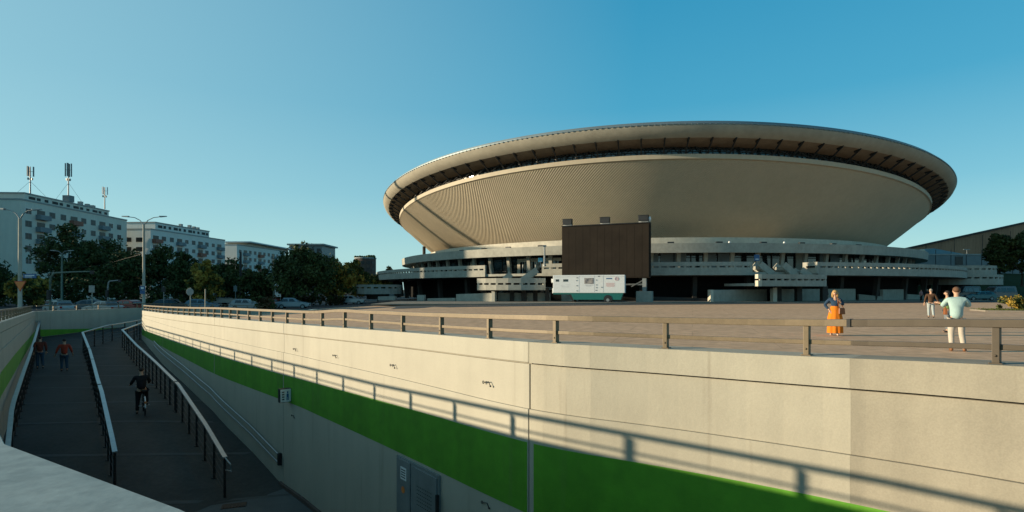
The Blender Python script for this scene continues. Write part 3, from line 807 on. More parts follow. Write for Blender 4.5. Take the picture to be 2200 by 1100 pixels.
# landings in front of the stairs: curved slotted parapets on short piers
def landing(px0, px1, Y0, Y1, z0, z1, bow, slotz, key):
    A, B = at(px0, 600, Y0), at(px1, 600, Y1); mid = (A + B) / 2; ch = (B - A); L = math.hypot(ch.x, ch.y)
    rad = (L * L / 4 + bow * bow) / (2 * bow); nrm = Vector((ch.y, -ch.x, 0)).normalized()
    C0 = mid - nrm * (rad - bow); C0 = (C0.x, C0.y)
    a0 = math.atan2(A.x - C0[0], -(A.y - C0[1])); a1 = math.atan2(B.x - C0[0], -(B.y - C0[1]))
    ldk = MB(); n = 10
    pts = [(C0[0] + (rad - .3) * math.sin(lerp(a0, a1, k / n)), C0[1] - (rad - .3) * math.cos(lerp(a0, a1, k / n)), z0 + .05) for k in range(n + 1)]
    far = [(p[0] - nrm.x * 7, p[1] - nrm.y * 7, p[2]) for p in pts]
    ldk.prism(pts + far[::-1], (0, 0, .35)); o = ldk.build('landing_deck', ['arena_conc'], ar)
    parapet(o, C0, rad, a0, a1, z0, z1, slotz, key, 'landing_parapet', 1.1, .3)
    return C0, rad, a0, a1
landing(1025, 1172, 76.5, 74.5, -.08 + E0, 1.50 + E0, 1.6, (.62 + E0, .86 + E0), 'arena_conc')
landing(1633, 1776, 72.6, 75.6, .42 + E0, 1.98 + E0, .5, (1.18 + E0, 1.40 + E0), 'arena_conc')
# end of the right landing, sunlight put into its paler concrete
a, b = at(1625, 600, 73.6), at(1633, 600, 72.5); mb = MB(); mb.beam((a.x, a.y, .8 + E0), (b.x, b.y, .8 + E0), .5, .76); mb.beam((a.x, a.y, 1.69 + E0), (b.x, b.y, 1.69 + E0), .5, .58); mb.build('landing_end', ['arena_pale_sunlit'], ar)
# stairs with sloping balustrades
def stair(px0, y0, px1, y1, Y, depth, key='arena_conc'):
    a, b = at(px0, y0, Y), at(px1, y1, Y)
    root_ = MB(); n = 9
    for k in range(n):
        q = a.lerp(b, (k + .5) / n); root_.box((q.x, q.y + depth / 2, q.z - .75), (abs(b.x - a.x) / n + .02, depth, .5))
    st_ = root_.build('stair', ['arena_conc'], ar)
    for dy in (0, depth):
        mb = MB(); mb.beam((a.x, a.y + dy, a.z - .35), (b.x, b.y + dy, b.z - .35), .22, .85); mb.build('balustrade', [key], st_)
stair(1154, 574, 1120, 598, 79.0, 2.6); stair(1098, 583, 1084, 596, 80.5, 2.0)
stair(1634, 562, 1660, 583, 77.5, 2.4); stair(1684, 563, 1712, 587, 77.0, 2.6); stair(1722, 574, 1743, 590, 76.6, 2.2)
# low walls, piers and ramps at plaza level
def lowwall(px0, y0, px1, y1, Y0, Y1, key='arena_conc', th=.45, nm='low_wall'):
    a, b = at(px0, y0, Y0), at(px1, y1, Y1); mb = MB()
    t = (Vector((b.x, b.y, 0)) - Vector((a.x, a.y, 0))).normalized(); n = Vector((-t.y, t.x, 0)) * th
    mb.add([(a.x, a.y, .06), (b.x, b.y, .06), (b.x + n.x, b.y + n.y, .06), (a.x + n.x, a.y + n.y, .06), tuple(a), tuple(b), (b.x + n.x, b.y + n.y, b.z), (a.x + n.x, a.y + n.y, a.z)],
           [(3, 2, 1, 0), (4, 5, 6, 7), (0, 1, 5, 4), (1, 2, 6, 5), (2, 3, 7, 6), (3, 0, 4, 7)])
    mb.build(nm, [key], ar)
lowwall(980, 632, 1058, 629.5, 79.5, 75.5); lowwall(1056, 625.5, 1063, 626.5, 75.3, 75.2, 'arena_pale_sunlit', 1.1, 'pier')
lowwall(812, 637, 848, 636, 88, 87); lowwall(896, 634, 911, 633.5, 85, 84.5); lowwall(918, 641, 978, 640, 83, 79.8)
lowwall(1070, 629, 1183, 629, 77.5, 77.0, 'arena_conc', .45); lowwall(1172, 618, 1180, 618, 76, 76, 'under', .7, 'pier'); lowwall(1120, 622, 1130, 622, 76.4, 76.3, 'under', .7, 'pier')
lowwall(1527, 623, 1648, 621.5, 75.5, 79.5); lowwall(1520.5, 622.5, 1526.5, 622.5, 76.2, 75.2, 'arena_pale_sunlit', .4, 'pier')  # paler pier: the sun on this wall end is put into its colour
lowwall(1664, 621, 1838, 620.5, 77.5, 84); lowwall(1654.5, 621, 1661.5, 618, 76.2, 75.2, 'arena_pale_sunlit', .5, 'pier')  # left pier made paler to carry the sunlight on the wall end
lowwall(1897, 622, 1949, 621.5, 86, 90); lowwall(1400, 637, 1520, 641, 80, 79, 'under')
lowwall(1845, 632, 1896, 637, 86, 86); lowwall(1950, 632, 1985, 634, 90, 92)
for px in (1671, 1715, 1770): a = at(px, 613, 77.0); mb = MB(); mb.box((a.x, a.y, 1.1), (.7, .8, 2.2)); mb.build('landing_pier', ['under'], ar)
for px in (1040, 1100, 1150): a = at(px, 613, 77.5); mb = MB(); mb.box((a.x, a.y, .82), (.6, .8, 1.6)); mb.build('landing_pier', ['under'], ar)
# rounded outer landings at the two ends
def tower_landing(px, Y, r, levels, nm):
    c = at(px, 600, Y)
    for i, (z0, z1, rr) in enumerate(levels):
        n = 40; mb = MB()
        mb.sweep([[(c.x + rr * math.sin(t), c.y - rr * math.cos(t), z0), (c.x + rr * math.sin(t), c.y - rr * math.cos(t), z0 + .3), (c.x, c.y, z0 + .3), (c.x, c.y, z0)] for t in [lerp(-2.2, 2.2, k / n) for k in range(n + 1)]])
        o = mb.build('landing_deck', ['arena_conc'], ar)
        parapet(o, (c.x, c.y), rr + .2, -2.2, 2.2, z0 - .05, z1, (z0 + (z1 - z0) * .58, z0 + (z1 - z0) * .74), 'arena_conc', 'landing_parapet', 1.3, .45)
tower_landing(2046, 108, 7, [(3.4 + E0 - 1.0, 4.35 + E0, 6.3), (.9 + E0, 2.7 + E0, 7.2)], 'r')
tower_landing(812, 101, 4, [(-.75 + E0, .85 + E0, 4.0)], 'l')
mb = MB(); c = at(2048, 600, 108); mb.cyl((c.x, c.y, 1.7), 3.0, 3.2, 20); mb.build('landing_core', ['under'], ar); mb = MB(); c = at(812, 600, 101); mb.cyl((c.x, c.y, .5), 2.0, 1.0, 16); mb.build('landing_core', ['under'], ar)
# the stout column under the bowl on the left
a = ang(918, 53.2); mb = MB(); q = Vector(P(53.2, -R(83), 0)); mb.cyl((q.x, q.y, 9.9), .38, 4.2, 16); mb.build('bowl_support', ['frame_dark'], ar, smooth=True)
# lamps and flag pole standing on the terrace
def terrace_lamp(px, ytop, ybot, Y, lb):
    a, b = at(px, ytop, Y), at(px, ybot, Y); mb = MB(); mb.tube([b, a], [.16, .11], 8); mb.box((a.x, a.y, a.z + .1), (.5, .4, .22)); mb.cyl((b.x, b.y, b.z + .1), .24, .2, 10)
    tag(mb.build('terrace_mast', ['steel_dull']), lb, 'mast')
terrace_lamp(1170, 530, 572, 80.5, 'slim pale mast on the arena terrace just left of the big screen')
# information signs with blue plates by the terrace stairs
def info_sign(px, y0, y1, Y, w, key, lb):
    a, b = at(px, y0, Y), at(px, y1, Y); r_ = thing('info_sign', lb, 'sign', (b.x, b.y, b.z), world=True)
    mb = MB(); mb.box((a.x, a.y, (a.z + b.z) / 2 + .3), (w, .1, (a.z - b.z) * .62)); mb.build('plate', [key], r_, bevel=.02)
    mb = MB(); mb.box((a.x, a.y + .1, (a.z + b.z) / 2 - .1), (w * .2, .08, a.z - b.z + .4)); mb.build('post', ['steel_dull'], r_)
    mb = MB(); mb.box((a.x, a.y - .06, (a.z + b.z) / 2 + .1), (w * .6, .02, .12)); mb.build('lettering', ['white'], r_)
info_sign(1161, 556, 570, 80.8, .62, 'cyan', 'pale blue sign on the terrace left of the big screen')
info_sign(1626, 548, 569, 77.8, .72, 'blue', 'dark blue sign at the top of the right stairs')

# ------------------------------------------------------------ the big screen
A, B = at(1207, 600, 77.9), at(1396, 600, 73.2)
th = math.atan2(B.y - A.y, B.x - A.x); W = math.hypot(B.x - A.x, B.y - A.y)
sb = thing('video_screen', 'large dark video screen on posts with three floodlights along its top edge', 'screen', ((A.x + B.x) / 2, (A.y + B.y) / 2, 0), th)
ztop, zbot = 10.40, 3.25
mb = MB(); mb.box((0, .55, (ztop + zbot) / 2), (W, 1.0, ztop - zbot)); mb.build('cabinet', ['screen'], sb, bevel=.03)
mb = MB()
mb.box((0, .03, (ztop + zbot) / 2), (W - .25, .06, ztop - zbot - .25)); mb.build('display_face', ['screen'], sb)
mb = MB()
for i in range(1, 12): mb.box((-W / 2 + i * W / 12, -.005, (ztop + zbot) / 2), (.02, .012, ztop - zbot - .3))
for i in range(1, 8): mb.box((0, -.005, zbot + i * (ztop - zbot) / 8), (W - .3, .012, .02))
mb.build('module_joints', ['screen'], sb)
mb = MB(); mb.box((0, .5, ztop + .06), (W + .05, 1.12, .12)); 
for i in range(40): mb.box((-W / 2 + (i + .5) * W / 40, -.08, ztop + .05), (.12, .06, .1))
mb.build('top_trim', ['rail_dark'], sb)
for u in (-W / 2 + .75, 0.0, W / 2 - .85):
    mb = MB(); mb.box((u, .3, ztop + .62), (1.25, .7, .72), 0); mb.box((u, .3, ztop + 1.02), (1.35, .8, .08)); f_ = mb.build('floodlight', ['rail_dark'], sb, bevel=.02)
    mb = MB()
    for s in (-.5, .5): mb.tube([(u + s, .3, ztop + .1), (u + s, .3, ztop + .3)], .05, 6)
    mb.box((u, .3, ztop + .22), (1.2, .3, .12)); mb.build('bracket', ['white'], f_)
mb = MB(); mb.sphere((W / 2 - .05, .3, ztop + .55), .25, 8, 6, sc=(.7, .7, 1.3)); mb.tube([(W / 2 - .05, .3, ztop + .1), (W / 2 - .05, .3, ztop + .4)], .05, 6); mb.build('camera_head', ['white'], sb)
for u in (-W / 2 + 1.0, W / 2 - .75):
    mb = MB(); mb.box((u, .55, zbot / 2), (.5, .6, zbot)); mb.build('leg', ['steel_dull'], sb)
    mb = MB(); mb.box((u, .55, .75), (2.0, 1.5, 1.5)); mb.build('footing', ['arena_conc'], sb, bevel=.05)
mb = MB()
for s in (-1, 1): mb.beam((W / 2 - .75, .55, zbot - .2), (W / 2 - 2.5, .55, 2.1), .2, .15); mb.beam((-W / 2 + 1, .55, 2.4), (W / 2 - .8, .6, 2.4), .16, .2)
mb.build('cross_brace', ['steel_dull'], sb)

# ------------------------------------------------------------ exhibition trailer
th = -R(14); A = at(1188, 600, 72.2)
L = 9.05
tr = thing('trailer', 'white and teal exhibition trailer parked below the big screen', 'trailer', (A.x, A.y, 0.004), th)
H0, H1 = 1.28, 3.55
bm_ = MB(); bm_.box((L / 2, 1.15, (H0 + H1) / 2), (L, 2.3, H1 - H0)); bd = bm_.build('body', ['white'], tr, bevel=.05)
mb = MB(); mb.prism([(2.25, .05, H0 - .01), (8.85, .05, H0 - .01), (8.55, .05, .42), (2.65, .05, .42)], (0, 2.2, 0)); mb.box((1.2, 1.15, H0 - .1), (2.3, 2.2, .18)); mb.build('skirt', ['teal'], tr, bevel=.03)
mb = MB(); mb.prism([(1.95, .1, H0 - .05), (2.35, .1, H0 - .05), (2.75, .1, .15), (2.5, .1, .15)], (0, 2.1, 0)); mb.build('support_leg', ['rail_dark'], tr)
for y in (.18, 2.12):
    mb = MB(); mb.cyl((6.95, y, .40), .40, .28, 24, 0, 'y'); w_ = mb.build('wheel', ['rubber'], tr, smooth=True, bevel=.03)
    mb = MB(); mb.cyl((6.95, y + (-.15 if y < 1 else .15), .40), .2, .04, 18, 0, 'y'); mb.build('hub', ['steel_dull'], w_, smooth=True)
mb = MB(); mb.cyl((6.95, .03, .52), .52, .03, 24, 0, 'y'); mb.build('wheel_arch', ['rail_dark'], tr)
def decal(x0, x1, z0, z1, key, nm, d_=.012):
    mb = MB(); mb.box(((x0 + x1) / 2, -d_ / 2, (z0 + z1) / 2), (x1 - x0, d_, z1 - z0)); return mb.build(nm, [key], tr)
decal(.35, .78, 2.72, 3.02, 'glass', 'window'); decal(1.32, 1.95, 2.72, 3.02, 'glass', 'window')
decal(6.75, 7.48, 3.02, 3.15, 'blue', 'name_plate'); decal(5.72, 5.98, 3.34, 3.42, 'rail_dark', 'marker_lamp')
M['photo_print'] = mat('photo_print', (.45, .40, .36), .5, col2=(.06, .07, .09), scale=2.6)
decal(4.02, 5.20, 2.42, 3.17, 'photo_print', 'picture_panel')
mb = MB()
for i, (x0, x1, z) in enumerate(((4.05, 5.15, 2.27), (4.2, 4.9, 2.16))): mb.box(((x0 + x1) / 2, -.006, z), (x1 - x0, .012, .045))
for i, (x0, x1, z) in enumerate(((1.0, 1.5, 2.18), (1.2, 2.1, 2.05), (1.75, 2.15, 2.3))): mb.box(((x0 + x1) / 2, -.006, z), (x1 - x0, .012, .035))
M['ink_grey'] = flat('ink_grey', (.42, .42, .46)); M['ink_rose'] = flat('ink_rose', (.62, .33, .33))
mb.build('caption_lines', ['ink_grey'], tr)
mb = MB()
for k in range(6):
    z = 2.52 - k * .085; mb.box((7.25 + (.04 if k % 2 else 0), -.006, z), (1.15 - .1 * (k % 3), .012, .035))
ringp = [(8.05 + .22 * math.cos(a), -.012, 3.05 + .22 * math.sin(a)) for a in [k * math.pi / 10 for k in range(21)]]
mb.tube(ringp, .022, 5); mb.tube([(8.05 + .1 * math.cos(a), -.012, 3.05 + .1 * math.sin(a)) for a in [k * math.pi / 6 for k in range(13)]], .018, 5)
mb.build('printed_emblem', ['ink_rose'], tr)
mb = MB()
for x, z in ((3.1, 3.2), (3.05, 2.85), (3.08, 2.2), (3.1, 1.55), (5.55, 2.9), (5.55, 2.3), (5.55, 1.95), (5.5, 1.62), (6.2, 2.0)): mb.box((x, -.015, z), (.16, .03, .1))
mb.build('door_latches', ['steel_dull'], tr)
mb = MB()
for x in (3.35, 5.3, 6.4): mb.box((x, -.003, (H0 + H1) / 2), (.025, .012, H1 - H0 - .15))
mb.box((L / 2, -.003, H1 - .22), (L - .2, .012, .03)); mb.build('panel_joints', ['ink_grey'], tr)
mb = MB(); mb.box((-.14, 1.15, 2.85), (.3, 1.6, .5)); mb.box((-.05, .2, 1.55), (.12, .2, .7)); mb.build('front_unit', ['white'], tr, bevel=.06)
# ------------------------------------------------------------ apartment blocks on the left
GR = -1.0
M['plaster'] = mat('white_plaster', (.66, .66, .58), .85, var=.05, scale=.2, streak=.06)  # one even off-white plaster
M['plaster2'] = mat('pale_plaster', (.70, .71, .66), .85, var=.05, scale=.2, streak=.06)
M['balc'] = mat('balcony_panel', (.20, .24, .26), .7, var=.1, scale=.4)
M['balc_red'] = mat('rust_red_panel', (.30, .12, .08), .7)
M['pane'] = mat('window_pane', (.022, .028, .03), .3, spec=.35)
M['brickb'] = mat('brown_brick', (.13, .085, .065), .9, var=.15, scale=1.2)
M['slab'] = mat('roof_slab', (.34, .36, .35), .8)
def block(label, p0, p1, depth, ztop, key, attic=None, storey=2.8, bay=3.6, balc=(1, 4, 7), zwin=6, gable_strip=True):
    """slab block: long face from p0 (near) to p1 (far), facing right; depth goes left. attic=(u0,u1,height,setback)"""
    p0, p1 = Vector((p0[0], p0[1], 0)), Vector((p1[0], p1[1], 0)); d_ = (p1 - p0); L = d_.length; d_.normalize(); n = Vector((d_.y, -d_.x, 0))
    if n.x < 0: n = -n
    ang_ = math.atan2(d_.y, d_.x)
    root = thing('apartment_block', label, 'building', (p0.x, p0.y, GR), world=True)
    Q = lambda u, o, z: p0 + d_ * u + n * o + Vector((0, 0, z))
    def bx(mb, u0, u1, o0, o1, z0, z1):
        vs = [Q(u, o, z) for z in (z0, z1) for u, o in ((u0, o0), (u1, o0), (u1, o1), (u0, o1))]
        mb.add(vs, [(3, 2, 1, 0), (4, 5, 6, 7), (0, 1, 5, 4), (1, 2, 6, 5), (2, 3, 7, 6), (3, 0, 4, 7)])
    mb = MB(); bx(mb, 0, L, -depth, 0, GR, ztop); mb.build('wall', [key], root)
    mb = MB(); bx(mb, -.12, L + .12, -depth - .1, .12, ztop, ztop + .35); rf = mb.build('roof', ['slab'], root)
    if attic:
        u0, u1, h, sb_ = attic
        mb = MB(); bx(mb, u0, u1, -depth + 1, -sb_, ztop + .35, ztop + h); mb.build('attic_storey', [key], rf)
        mb = MB(); bx(mb, u0 - .2, u1 + .2, -depth + .8, -sb_ + .15, ztop + h, ztop + h + .3); mb.build('attic_roof', ['slab'], rf)
        k = 0; u = u0 + 1.2
        while u < u1 - 1.5:
            mb = MB(); bx(mb, u, u + (1.1 if k % 3 else 1.9), -sb_, -sb_ + .05, ztop + h * .45, ztop + h * .78); mb.build('attic_window', ['frame_dark'], rf); u += 2.4; k += 1
        random.seed(int(L * 10)); 
        for j in range(4):
            u = lerp(u0 + 1, u1 - 1, random.random()); mb = MB(); bx(mb, u, u + .9, -4.5, -3.6, ztop + h + .3, ztop + h + 1.1 + random.random() * .6); mb.build('chimney', ['slab'], rf)
    nb = int((L - .6) / bay); ns = int((ztop - GR) / storey)
    cnt = 0
    for s in range(ns):
        zb_ = ztop - .9 - (s + 1) * storey + .75
        if zb_ < zwin: break
        for b in range(nb):
            u = .5 + b * bay
            if b % 3 in balc:
                mb = MB(); bx(mb, u + .1, u + bay - .1, .0, 1.1, zb_ - .85, zb_ - .72); bx(mb, u + .1, u + bay - .1, 1.03, 1.1, zb_ - .72, zb_ + .25); bx(mb, u + .1, u + .17, .0, 1.03, zb_ - .72, zb_ + .25); bx(mb, u + bay - .17, u + bay - .1, 0, 1.03, zb_ - .72, zb_ + .25)
                mb.build('balcony', ['balc_red' if (b + s * 2) % 4 == 0 else 'balc'], root)
                mb = MB(); bx(mb, u + .5, u + 2.9, .01, .05, zb_ - .7, zb_ + 1.35); w = mb.build('window', ['pane'], root)
            else:
                mb = MB(); bx(mb, u + .7, u + 2.5, .01, .07, zb_, zb_ + 1.4); w = mb.build('window', ['white' if (b * 5 + s * 3) % 4 == 0 else 'balc'], root)
                mb = MB(); bx(mb, u + .78, u + 1.56, .07, .085, zb_ + .08, zb_ + 1.32); bx(mb, u + 1.64, u + 2.42, .07, .085, zb_ + .08, zb_ + 1.32); mb.build('pane', ['pane'], w)
            cnt += 1
    return root, Q
b1, Q1 = block('nearest white apartment block with balconies and radio masts on its roof', (-109.0, 125), (-111.5, 163), 13, 21.6, 'plaster', attic=(3.0, 32.5, 1.9, 1.5), balc=(1,))
b2, Q2 = block('second apartment block, white with red balcony panels, behind the tall lamp post', (-106.5, 166), (-104, 204), 13, 19.4, 'plaster2', attic=(4, 31, 2.5, 1.5), balc=(0,), zwin=5)
# gable balconies of the second block
for s in range(4):
    z = 16.4 - s * 2.8
    q = Q2(0, 0, 0)
    for k in range(3): mb = MB(); mb.box((q.x - 3.2 - k * 3.6, q.y - .03, z), (2.2, .1, 1.3)); mb.build('window', ['pane'], b2)
b3, Q3 = block('third apartment block, pale gable end and thin projecting roof slab', (-104.5, 214), (-101.5, 252), 9, 18.6, 'plaster2', balc=(1,), zwin=5)
mb = MB(); q = Q3(19, 0, 0); mb.box((q.x - 4, q.y + 8, 20.3), (11, 44, .4)); mb.build('projecting_roof', ['white'], b3)
mb = MB(); mb.box((q.x - 6, q.y + 10, 19.4), (9, 40, 1.6)); mb.build('attic_storey', ['plaster'], b3)
b4 = thing('apartment_block', 'farthest shaded grey block just above the large round tree', 'building', (-99, 275, GR), world=True)
mb = MB(); a, b = at(622, 527, 270), at(692, 527, 270); mb.box(((a.x + b.x) / 2, 280, (a.z + GR) / 2), (b.x - a.x, 20, a.z - GR)); mb.build('wall', ['panel_teal'], b4)
mb = MB(); mb.box(((a.x + b.x) / 2 + .3, 279.5, a.z + .35), (b.x - a.x + 2, 22, .7)); mb.build('roof', ['slab'], b4)
for s in range(3):
    for k in range(5):
        mb = MB(); mb.box((a.x + 1.6 + k * 3.1, 269.93, a.z - 2.2 - s * 3), (1.8, .12, 1.4)); mb.build('window', ['pane'], b4)
b5 = thing('round_tower', 'small round brown brick tower block behind the golden trees', 'building', at(785, 600, 250).to_tuple()[:2] + (GR,), world=True)
c = at(785, 556, 250); mb = MB(); mb.cyl((c.x, c.y, (c.z + GR) / 2), 4.6, c.z - GR, 28); mb.build('wall', ['brickb'], b5, smooth=True)
mb = MB(); mb.cyl((c.x, c.y, c.z + .2), 4.8, .5, 28); rf = mb.build('roof', ['slab'], b5)
mb = MB()
random.seed(4)
for k in range(9): mb.sphere((c.x - 4 + k, c.y - 1.5, c.z + .7), .55 + random.random() * .5, 7, 5)
mb.build('roof_planting', ['leaf_dark'], rf)
for s in range(4):
    for k in range(5):
        an = R(-60 + 30 * k); mb = MB(); mb.box((c.x + 4.6 * math.sin(an), c.y - 4.6 * math.cos(an), c.z - 1.9 - s * 2.9), (1.5, .14, 1.4), an); mb.build('window', ['pane'], b5)
# radio masts on the first block
def radio_mast(px, ytop, ybase, Y, key, lb, n=3, guy=False, base_h=0):
    a, b = at(px, ytop, Y), at(px, ybase, Y)
    r_ = thing('radio_mast', lb, 'mast', tuple(b), world=True); H = a.z - b.z
    mb = MB(); mb.tube([b, a], [.16, .10], 8)
    if base_h: mb.box((b.x, b.y, b.z + base_h / 2), (1.7, 1.7, base_h))
    mb.build('pole', ['panel_teal'], r_)
    for k in range(n):
        an = k * 2 * math.pi / n + .4; mb = MB(); q = a + Vector((math.cos(an) * .62, math.sin(an) * .62, -H * .17)); mb.box(q, (.34, .2, H * .34), an + math.pi / 2); mb.beam(a + Vector((0, 0, -H * .17)), q, .08, .08)
        mb.build('antenna_panel', [key], r_)
    for k in range(n):
        an = k * 2 * math.pi / n + 1.3; mb = MB(); q = a + Vector((math.cos(an) * .4, math.sin(an) * .4, -H * .42)); mb.box(q, (.3, .25, .5), an); mb.build('radio_unit', ['steel_dull'], r_)
    if guy:
        for s in (-1, 1): mb = MB(); mb.tube([a + Vector((0, 0, -H * .5)), b + Vector((s * 2.6, s * 1.2, 0))], .03, 5); mb.build('guy_wire', ['steel_dull'], r_)
radio_mast(65, 358, 420, 133, 'panel_teal', 'leftmost thin radio mast on the roof of the nearest block', guy=True)
radio_mast(147, 351, 434, 143, 'panel_teal', 'tallest radio mast with dark base in the middle of the nearest roof', 4, True, 1.6)
radio_mast(225, 402, 449, 156, 'white', 'short radio mast with white antenna panels at the right end of the nearest roof', 3)

# unseen blocks added left of the view, stepped to cast shade on arena and street
def shade_block(label, x, y0, y1, depth, ztop):
    return block(label, (x, y0), (x, y1), depth, ztop, 'plaster', balc=(1,), zwin=200, bay=3.6)
shade_block('low unseen apartment wing added to shade the foot of the arena', -128, 75, 88.5, 12, 24.3)
shade_block('middle unseen apartment wing added to shade the arena terrace', -128, 89, 97.0, 12, 28.0)
shade_block('long low unseen apartment wing added to shade the parked cars', -128, 45, 74.5, 12, 19.0)
pbr, _ = shade_block('tall unseen apartment slab added to shade the arena gallery', -128, 97.5, 121, 12, 31.0)
for px_, yy, top in ((0, 110.5, 45), (1, 119.0, 42)):
    mb = MB(); mb.tube([(-131, yy, 31), (-131, yy, top)], [.62, .55], 10); mb.build('shadow_stack', ['slab'], pbr)  # unseen stacks added to throw the slanting shadow lines on the bowl

# ------------------------------------------------------------ congress centre on the right
cc = thing('congress_centre', 'long brown hall with a rising sloped roofline behind the arena on the right', 'building', (150, 200, 0), world=True)
M['corten'] = mat('brown_cladding', (.38, .215, .13), .85, var=.12, scale=.12, streak=.25)
Yc = 190; a, b = at(1964, 529, Yc), at(2206, 476, Yc); sl = (b.z - a.z) / (b.x - a.x); X1 = 330
zl, zr = a.z - 14 * sl, a.z + sl * (X1 - a.x); xl = a.x - 14
mb = MB(); mb.add([(xl, Yc, 0), (X1, Yc, 0), (X1, Yc, zr), (xl, Yc, zl), (xl, Yc + 60, 0), (X1, Yc + 60, 0), (X1, Yc + 60, zr - 26), (xl, Yc + 60, 2)],
    [(0, 1, 2, 3), (7, 6, 5, 4), (1, 0, 4, 5), (2, 1, 5, 6), (3, 2, 6, 7), (0, 3, 7, 4)]); mb.build('hall', ['corten'], cc)
mb = MB(); mb.beam((a.x - 14, Yc - .2, a.z - 14 * sl - .2), (X1, Yc - .2, a.z + sl * (X1 - a.x) - .2), .5, .6); mb.build('roof_edge', ['frame_dark'], cc)
mb = MB()
for k in range(14): mb.box((a.x + 4 + k * 9.5, Yc - .02, (a.z + sl * k * 9.5) * .5 + 5), (.12, .1, 8 + k * .8))
mb.build('cladding_joints', ['frame_dark'], cc)
M['bluesheet'] = mat('blue_metal_roof', (.09, .20, .26), .45, .3, var=.1, scale=.3)
Yw = 160; p_ = [at(1985, 536, Yw), at(2006, 533.5, Yw), at(2078, 547, Yw), at(1999, 547.5, Yw)]
mb = MB(); mb.prism(p_, (0, 14, 0)); mb.build('glazed_wing', ['bluesheet'], cc)
Yd = 148; a, b = at(1950, 548, Yd), at(2290, 549, Yd)
mb = MB(); mb.box(((a.x + b.x) / 2, Yd + 5, a.z / 2), (b.x - a.x, 10, a.z)); lw_ = mb.build('low_wing', ['panel_teal'], cc)
mb = MB(); mb.box(((a.x + b.x) / 2, Yd + 5, a.z + .15), (b.x - a.x + .3, 10.3, .3)); mb.build('parapet', ['slab'], lw_)
mb = MB()
for px in range(2010, 2270, 33): q = at(px, 565, Yd); mb.box((q.x, Yd - .03, q.z), (.1, .1, 7))
mb.build('wall_joints', ['frame_dark'], lw_)
q = at(2060, 560, Yd); mb = MB(); mb.box((q.x, Yd - .05, q.z), (2.0, .14, 2.2)); mb.build('window', ['pane'], lw_)
a, b = at(2077, 536, 156), at(2077, 548, 156); mb = MB(); mb.tube([b, a], .12, 6); mb.box((a.x, a.y, a.z), (1.8, .2, .15)); tag(mb.build('roof_lamp', ['steel_dull']), 'small T shaped lamp standing on the low dark wing before the brown hall', 'lamp')
# grassy bank at the far right
vs = []; fs = []; nx, ny = 24, 14
random.seed(9)
for j in range(ny + 1):
    for i in range(nx + 1):
        w, v = i / nx, j / ny; x = lerp(97, 175, w); y = lerp(100, 146, v) + 22 * w
        vs.append((x, y, .03 + 6.3 * ss(0, 1, v) * ss(0, .28, w) + random.random() * .08))
for j in range(ny):
    for i in range(nx): k = j * (nx + 1) + i; fs.append((k, k + 1, k + nx + 2, k + nx + 1))
mb = MB(); mb.add(vs, fs); tag(mb.build('grass_bank', ['bank'], smooth=True), kind='structure')

# ------------------------------------------------------------ trees and shrubs
def leaf_cloud(mb, clumps, per, size, rng, mi_pick):
    for (cx, cy, cz, cr) in clumps:
        m_ = mi_pick(rng)
        for _ in range(per):
            v = rng.normal(size=3); v /= np.linalg.norm(v) + 1e-9; rr = cr * rng.random() ** .45
            p = np.array((cx, cy, cz)) + v * rr * np.array((1, 1, .8))
            u = rng.normal(size=3) ; u /= np.linalg.norm(u); w = np.cross(u, rng.normal(size=3)); w /= np.linalg.norm(w) + 1e-9
            s = size * (.55 + .9 * rng.random())
            q = [p - u * s, p + w * s * .55, p + u * s, p - w * s * .55]
            mb.add([tuple(k) for k in q], [(0, 1, 2, 3)], m_)
def make_tree(name, label, loc, h, w, mats, seed, group, cat='tree', trunk_h=.16, dens=1.0, leaf=.25, clear=None):
    rng = np.random.default_rng(seed)
    root = thing(name, label, cat, loc, rng.random() * 6, group)
    th_ = h * trunk_h; mb = MB()
    top = Vector((rng.normal() * .1, rng.normal() * .1, h * .7)); r0 = .035 * h * .55 + .04
    mb.tube([(0, 0, -.1), (0, 0, .25), (.03, .02, th_), tuple(top)], [r0 * 1.5, r0, r0 * .8, r0 * .25], 8)
    limbs = []
    for k in range(9):
        a = k * 2.4 + rng.random(); z0 = lerp(th_ * .8, h * .55, k / 8); ln = w * .42 * (.6 + .5 * rng.random()); up = h * .18 * (.5 + rng.random())
        e = Vector((math.cos(a) * ln, math.sin(a) * ln, z0 + up)); mid = Vector((math.cos(a) * ln * .5, math.sin(a) * ln * .5, z0 + up * .35))
        mb.tube([(0, 0, z0), tuple(mid), tuple(e)], [r0 * .5, r0 * .32, r0 * .1], 6); limbs.append(e)
    mb.build('trunk', ['bark'], root, smooth=True)
    cl = []; zc = (th_ * .75 + h) / 2; hz = (h - th_ * .75) / 2
    nc = int(80 * dens)
    for k in range(nc):
        v = rng.normal(size=3); v /= np.linalg.norm(v); rr = .15 + .82 * rng.random() ** .5
        x, y, z = v[0] * w / 2 * rr, v[1] * w / 2 * rr, zc + v[2] * hz * rr
        wz = 1.0 if z < zc else math.sqrt(max(.25, 1 - ((z - zc) / hz) ** 2))
        cl.append((x * wz, y * wz, z, (w * .095 + .25) * (.6 + .8 * rng.random())))
    for e in limbs: cl.append((e.x, e.y, e.z, w * .09 + .25))
    mb = MB(); per = int(64)
    pick = lambda r_: 0 if r_.random() < .6 else min(1, len(mats) - 1)
    leaf_cloud(mb, cl, per, leaf, rng, pick)
    mb.build('crown', list(mats), root)
    return root
DK, MD, GD = 'leaf_dark', 'leaf_mid', 'leaf_gold_sunlit'
